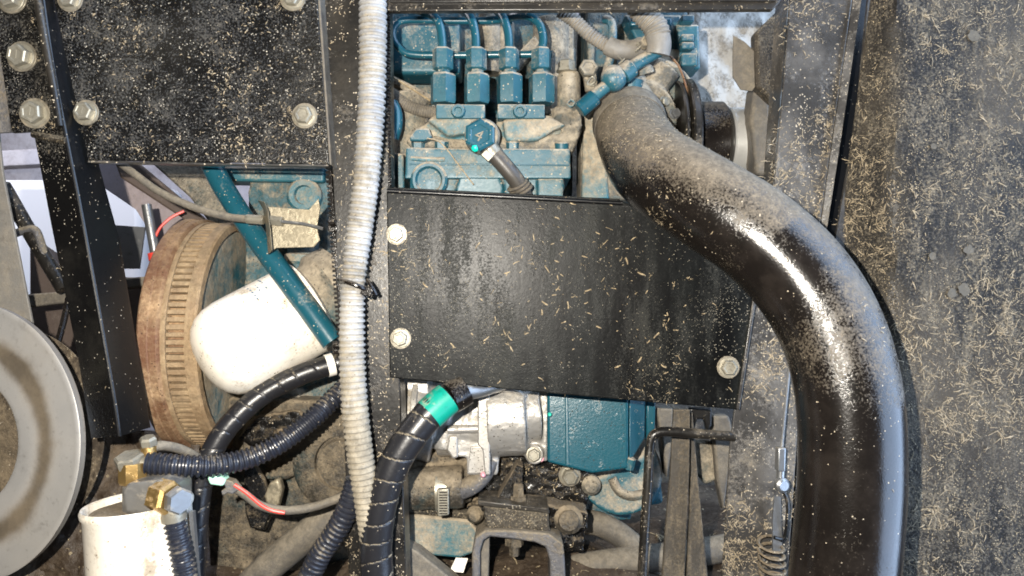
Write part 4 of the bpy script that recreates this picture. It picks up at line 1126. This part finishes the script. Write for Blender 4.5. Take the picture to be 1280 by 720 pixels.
# lower engine end between flywheel and post
t = Thing('bell_housing', 'dusty bell housing with a round pulley face behind the wire lead', 'housing')
bh = prism([(250, 520), (300, 490), (430, 500), (440, 700), (340, 720), (262, 712)], 140, 220) + prism([(300, 540), (340, 500), (400, 500), (420, 560), (360, 600), (310, 600)], 120, 160)
t.part('casting', bh, 'oily_shaded_casting', remesh=0.003, smoothit=5, disp=0.003, dscale=.015)
t.part('pulley_face', lathe(P(428, 578, 110), (-.1, -1, 0), [(0, R(62, 110)), (0.006, R(62, 110)), (0.008, R(58, 110)), (0.006, R(34, 110)), (0.001, R(33, 110)), (0.001, R(30, 110)), (0.009, R(28, 110)), (0.009, 0)], 48), 'oily_shaded_casting')
t.part('lever_plate', prism([(304, 588), (318, 580), (330, 600), (340, 640), (330, 664), (312, 660), (306, 640)], 84, 92), 'dark_grime', bevel=0.002)
t.part('lever_lobe', prism([(330, 620), (336, 604), (348, 598), (352, 612), (346, 640), (334, 646)], 76, 90), 'bracket_steel', bevel=0.003)
t.part('grease_patch', prism([(320, 520), (372, 512), (392, 530), (350, 548), (312, 560), (296, 548)], 112, 124), 'dark_grime', remesh=0.0025, smoothit=5, disp=0.004, dscale=.01)

# ================================================================== CABLE AND SPRING
t = Thing('pull_cable', 'thin steel pull cable with crimped end beside the intake hose', 'cable')
t.part('wire', tube([(990, 420, 2), (986, 470, 0), (981, 520, -2), (977, 562, -3)], R(2, 0), 8, 0.002), 'galvanised')
t.part('crimp', prism([(973, 560), (983, 560), (982, 590), (972, 590)], -8, 2), 'galvanised', bevel=0.0015)
t.part('eye', lathe(P(975, 605, -4), (0.2, -1, 0), [(0, R(9)), (0.006, R(9)), (0.008, R(6))], 20) + cyl(P(976, 588, -3), P(975, 602, -3), R(5), 12), 'galvanised')
t = Thing('tension_spring', 'coiled tension spring hooked onto the pull cable end', 'spring')
g = Geo()
pts = []
for i in range(0, 110):
    th = i * 2 * math.pi / 16
    c = P(963 + i * 0.04, 676 + i * 0.58, 0)
    pts.append(c + Vector((math.cos(th) * R(15), math.sin(th) * R(15) * 1.0, math.sin(th) * R(3))))
t.part('coil', tube(pts, R(2.4), 8, 0.0012), 'dark_grime')
t.part('hook', tube([(978, 612, -6), (984, 626, -6), (984, 650, -4), (980, 672, 0), (968, 672, -2)], R(2.4), 8, 0.0015), 'black_post')
t.part('link_strip', prism([(968, 620), (976, 622), (978, 690), (966, 690), (966, 650)], 2, 5), 'galvanised')

# ================================================================== SEEN BEYOND THE ANGLE IRON
t = Thing('support_post', 'pale grey support post beyond the angle iron, above the pulley wheel', 'post')
t.part('support_post', prism([(-30, 150), (-2, 165), (3, 215), (40, 402), (44, 520), (-30, 520)], 110, 114), 'grey_loom', bevel=0.001)
t = Thing('brace_bar', 'dark diagonal brace bar crossing the bright opening', 'bar')
t.part('bar', tube([(4, 232, 170), (40, 295, 165), (80, 362, 160)], R(9, 160), 14, .004), 'black_post')
t.part('tee', tube([(14, 294, 160), (34, 287, 160), (46, 290, 160), (56, 322, 160)], R(5, 160), 12, .003), 'grey_steel')
t = Thing('cross_bar', 'flat dusty steel cross bar passing behind the angle iron', 'bar')
t.part('cross_bar', prism([(-30, 373), (70, 365), (130, 350), (245, 340), (245, 350), (150, 362), (80, 379), (-30, 392)], 190, 215), 'dusty_hose', bevel=0.002)
t = Thing('white_tank', 'white tank panel standing bright beyond the diagonal brace', 'tank')
t.part('white_tank', wbox((-1.19, 1.36, 0.06), (0.44, 0.25, 0.46)), 'white_sheet', bevel=0.03)
t = Thing('storage_drum', 'pale blue storage drum standing beside the white tank', 'drum')
t.part('storage_drum', lathe(Vector((-1.43, 1.15, -0.30)), (0, 0, 1), [(0, .10), (.01, .105), (.16, .105), (.165, .11), (.175, .11), (.18, .105), (.36, .105), (.365, .112), (.38, .112), (.385, .10)], 40), 'pale_blue')
t = Thing('shed_beam', 'long dull lavender beam across the bright opening', 'beam')
t.part('shed_beam', wbox((-1.2, 1.6, 0.42), (1.9, 0.06, 0.05), Matrix.Rotation(-.05, 3, 'Y')), 'lavender', bevel=0.004)
t = Thing('tin_plate', 'pale blue tin plate standing behind the angle iron', 'plate')
t.part('tin_plate', prism([(140, 281), (181, 284), (174, 336), (150, 336), (138, 330)], 240, 243), 'galvanised')
t = Thing('standing_bolt', 'upright galvanised bolt with nut standing on the cross bar', 'bolt')
t.part('shank', cyl(P(195, 322, 205), P(183, 256, 205), R(6, 205), 14), 'galvanised')
t.part('nut', lathe(P(197, 338, 205), (-.1, 0, 1), [(0, R(9, 205)), (R(8, 205), R(9, 205)), (R(9, 205), R(7, 205))], 6), 'zinc', sharp=25)
t.part('red_collar', cyl(P(195.5, 325, 205), P(194, 316, 205), R(9, 205), 14), 'red_plastic')
t = Thing('red_wire', 'thin red wire rising from the standing bolt', 'wire')
t.part('red_wire', tube([(193, 300, 205), (200, 285, 205), (214, 272, 208), (230, 264, 212)], R(1.8, 205), 8, .003), 'red_plastic')
t = Thing('inner_brace', 'brown dusty brace sloping across under the speckled panel', 'brace')
t.part('inner_brace', prism([(140, 196), (172, 204), (268, 284), (258, 306), (226, 272), (150, 222)], 250, 262), 'brown_sheet', bevel=0.003)
t = Thing('cast_guard', 'beige dusty guard plate tucked behind the control cable', 'guard')
t.part('cast_guard', prism([(178, 194), (285, 194), (300, 310), (272, 292), (236, 246)], 242, 249), 'dusty_casting', bevel=0.003)
t = Thing('canvas_sheet', 'faded mauve sheet hanging slanted behind the standing bolt', 'sheet')
t.part('canvas_sheet', prism([(120, 190), (150, 205), (262, 300), (260, 420), (235, 345), (205, 318), (170, 262), (120, 228)], 330, 334), 'mauve_sheet')
t = Thing('machine_frame', 'dark dirty machine frame seen through the gap under the diagonal brace', 'machine frame')
t.part('machine_frame', prism([(36, 300), (62, 318), (84, 345), (120, 345), (250, 350), (250, 470), (36, 470)], 330, 360), 'brown_sheet', bevel=0.004)
t = Thing('thin_rod', 'thin black rod behind the lower angle iron', 'rod')
t.part('thin_rod', tube([(86, 372, 120), (80, 400, 118), (72, 430, 116)], R(4, 118), 10, .003), 'rubber')
t = Thing('soil_heap', 'dark crumbly soil and mud heap at the foot of the angle iron', 'soil', kind='stuff')
v = []; f = []
nn = 60
for j_ in range(nn + 1):
    for i_ in range(nn + 1):
        p = P(-40 + 288 * i_ / nn, 528 + 230 * j_ / nn, 118 - 40 * j_ / nn)
        p.y += 0.012 * noise.noise(p * 22) + 0.006 * noise.noise(p * 60) + 0.003 * noise.noise(p * 190)
        v.append(p)
for j_ in range(nn):
    for i_ in range(nn):
        x_ = -40 + 288 * (i_ + .5) / nn; y_ = 528 + 230 * (j_ + .5) / nn
        if y_ < 540: continue
        a = j_ * (nn + 1) + i_
        f.append((a, a + nn + 1, a + nn + 2, a + 1))
soil_geo = Geo(v, f)
t.part('soil_heap', soil_geo, 'oily_floor')

# ================================================================== CHAFF
scatter('chaff', 'dry chaff bits stuck to the middle black cover panel', [cover_geo], 1000, lmin=.0004, lmax=0.0085, wmin=.0002, wmax=.0012, curl=0.5, clump=18, thr=0.08, seed=2, tuft=.06)
scatter('chaff', 'dense dry chaff stuck all over the wide dirty side plate', [side_geo], 10500, m='pale_straw', lmin=.0004, lmax=0.0095, wmin=.0002, wmax=.0008, curl=0.6, clump=16, thr=0.10, seed=3, tuft=.10)
scatter('chaff', 'straw bits and chaff lying along the grey post behind the intake hose', [fpost_geo], 5000, m='pale_straw', lmin=.0004, lmax=0.007, wmin=.0002, wmax=.0008, curl=0.6, clump=16, thr=0.05, seed=4, tuft=.07, keep=lambda p: 1.0 if p.z < 0.02 else 0.35)
scatter('chaff', 'chaff flecks clinging to the big black intake hose', [hose_geo], 1500, m='pale_straw', lmin=.0004, lmax=0.0055, wmax=.0009, clump=18, thr=0.12, seed=5, tuft=.06,
        keep=lambda p: 1.0 if p.x < 0.24 and p.z > 0.02 else (0.08 if p.z > -0.05 else 0.001))
scatter('chaff', 'fine chaff flecks on the speckled upper cover panel and bracket plate', [up_geo, br_geo], 2200, m='pale_straw', lmin=.0004, lmax=0.0040, wmin=.0003, wmax=.0009, clump=20, thr=0.03, seed=6)
scatter('chaff', 'chaff flecks on the black post behind the pale conduit', [post_geo], 1500, m='pale_straw', lmin=.0004, lmax=0.0055, clump=20, thr=0.08, seed=7)
scatter('chaff', 'sparse chaff specks on the slanting angle iron post', [wingl, wingr], 70, m='pale_straw', lmin=.0004, lmax=0.005, clump=24, thr=0.05, seed=8, facing=0.05)
scatter('chaff', 'straw litter lying on the oily floor under the engine', [floor_geo], 1200, lmin=.002, lmax=0.018, wmax=.002, clump=10, thr=0.0, seed=9, facing=-2)
scatter('chaff', 'chaff crumbs and soil bits at the foot of the angle iron', [soil_geo], 500, lmin=.0006, lmax=0.006, clump=24, thr=0.05, seed=11)
scatter('chaff', 'chaff and dust crumbs lying over the blue pump and intake housing', [silt, up_body, pb, hs], 900, m='pale_straw', lmin=.0004, lmax=0.004, wmin=.0003, wmax=.0009, clump=30, thr=0.02, seed=12)
scatter('chaff', 'chaff and crumbs on the grimy engine mount', [em], 260, lmin=.0005, lmax=0.005, clump=30, thr=0.0, seed=13)
scatter('chaff', 'chaff caught on the top rail above the pump', [rail_geo], 500, m='pale_straw', lmin=.0004, lmax=0.004, clump=24, thr=0.0, seed=10)

GROUPS = {'floor_hose': 'grey hoses under the engine', 'drive_belt': 'belts hanging beside the grey post', 'wire_loom': 'ribbed wire looms above the pump',
          'wrapped_hose': 'spiral wrapped hoses', 'straw_stalk': 'straw stalks on the pump'}
for th_ in THINGS:
    if th_.name in GROUPS: th_.group = GROUPS[th_.name]
    if th_.name == 'ribbed_conduit' and 'black' in th_.label.split('running')[0]: th_.group = 'black ribbed conduits'
    th_.finish()
bpy.context.view_layer.update()
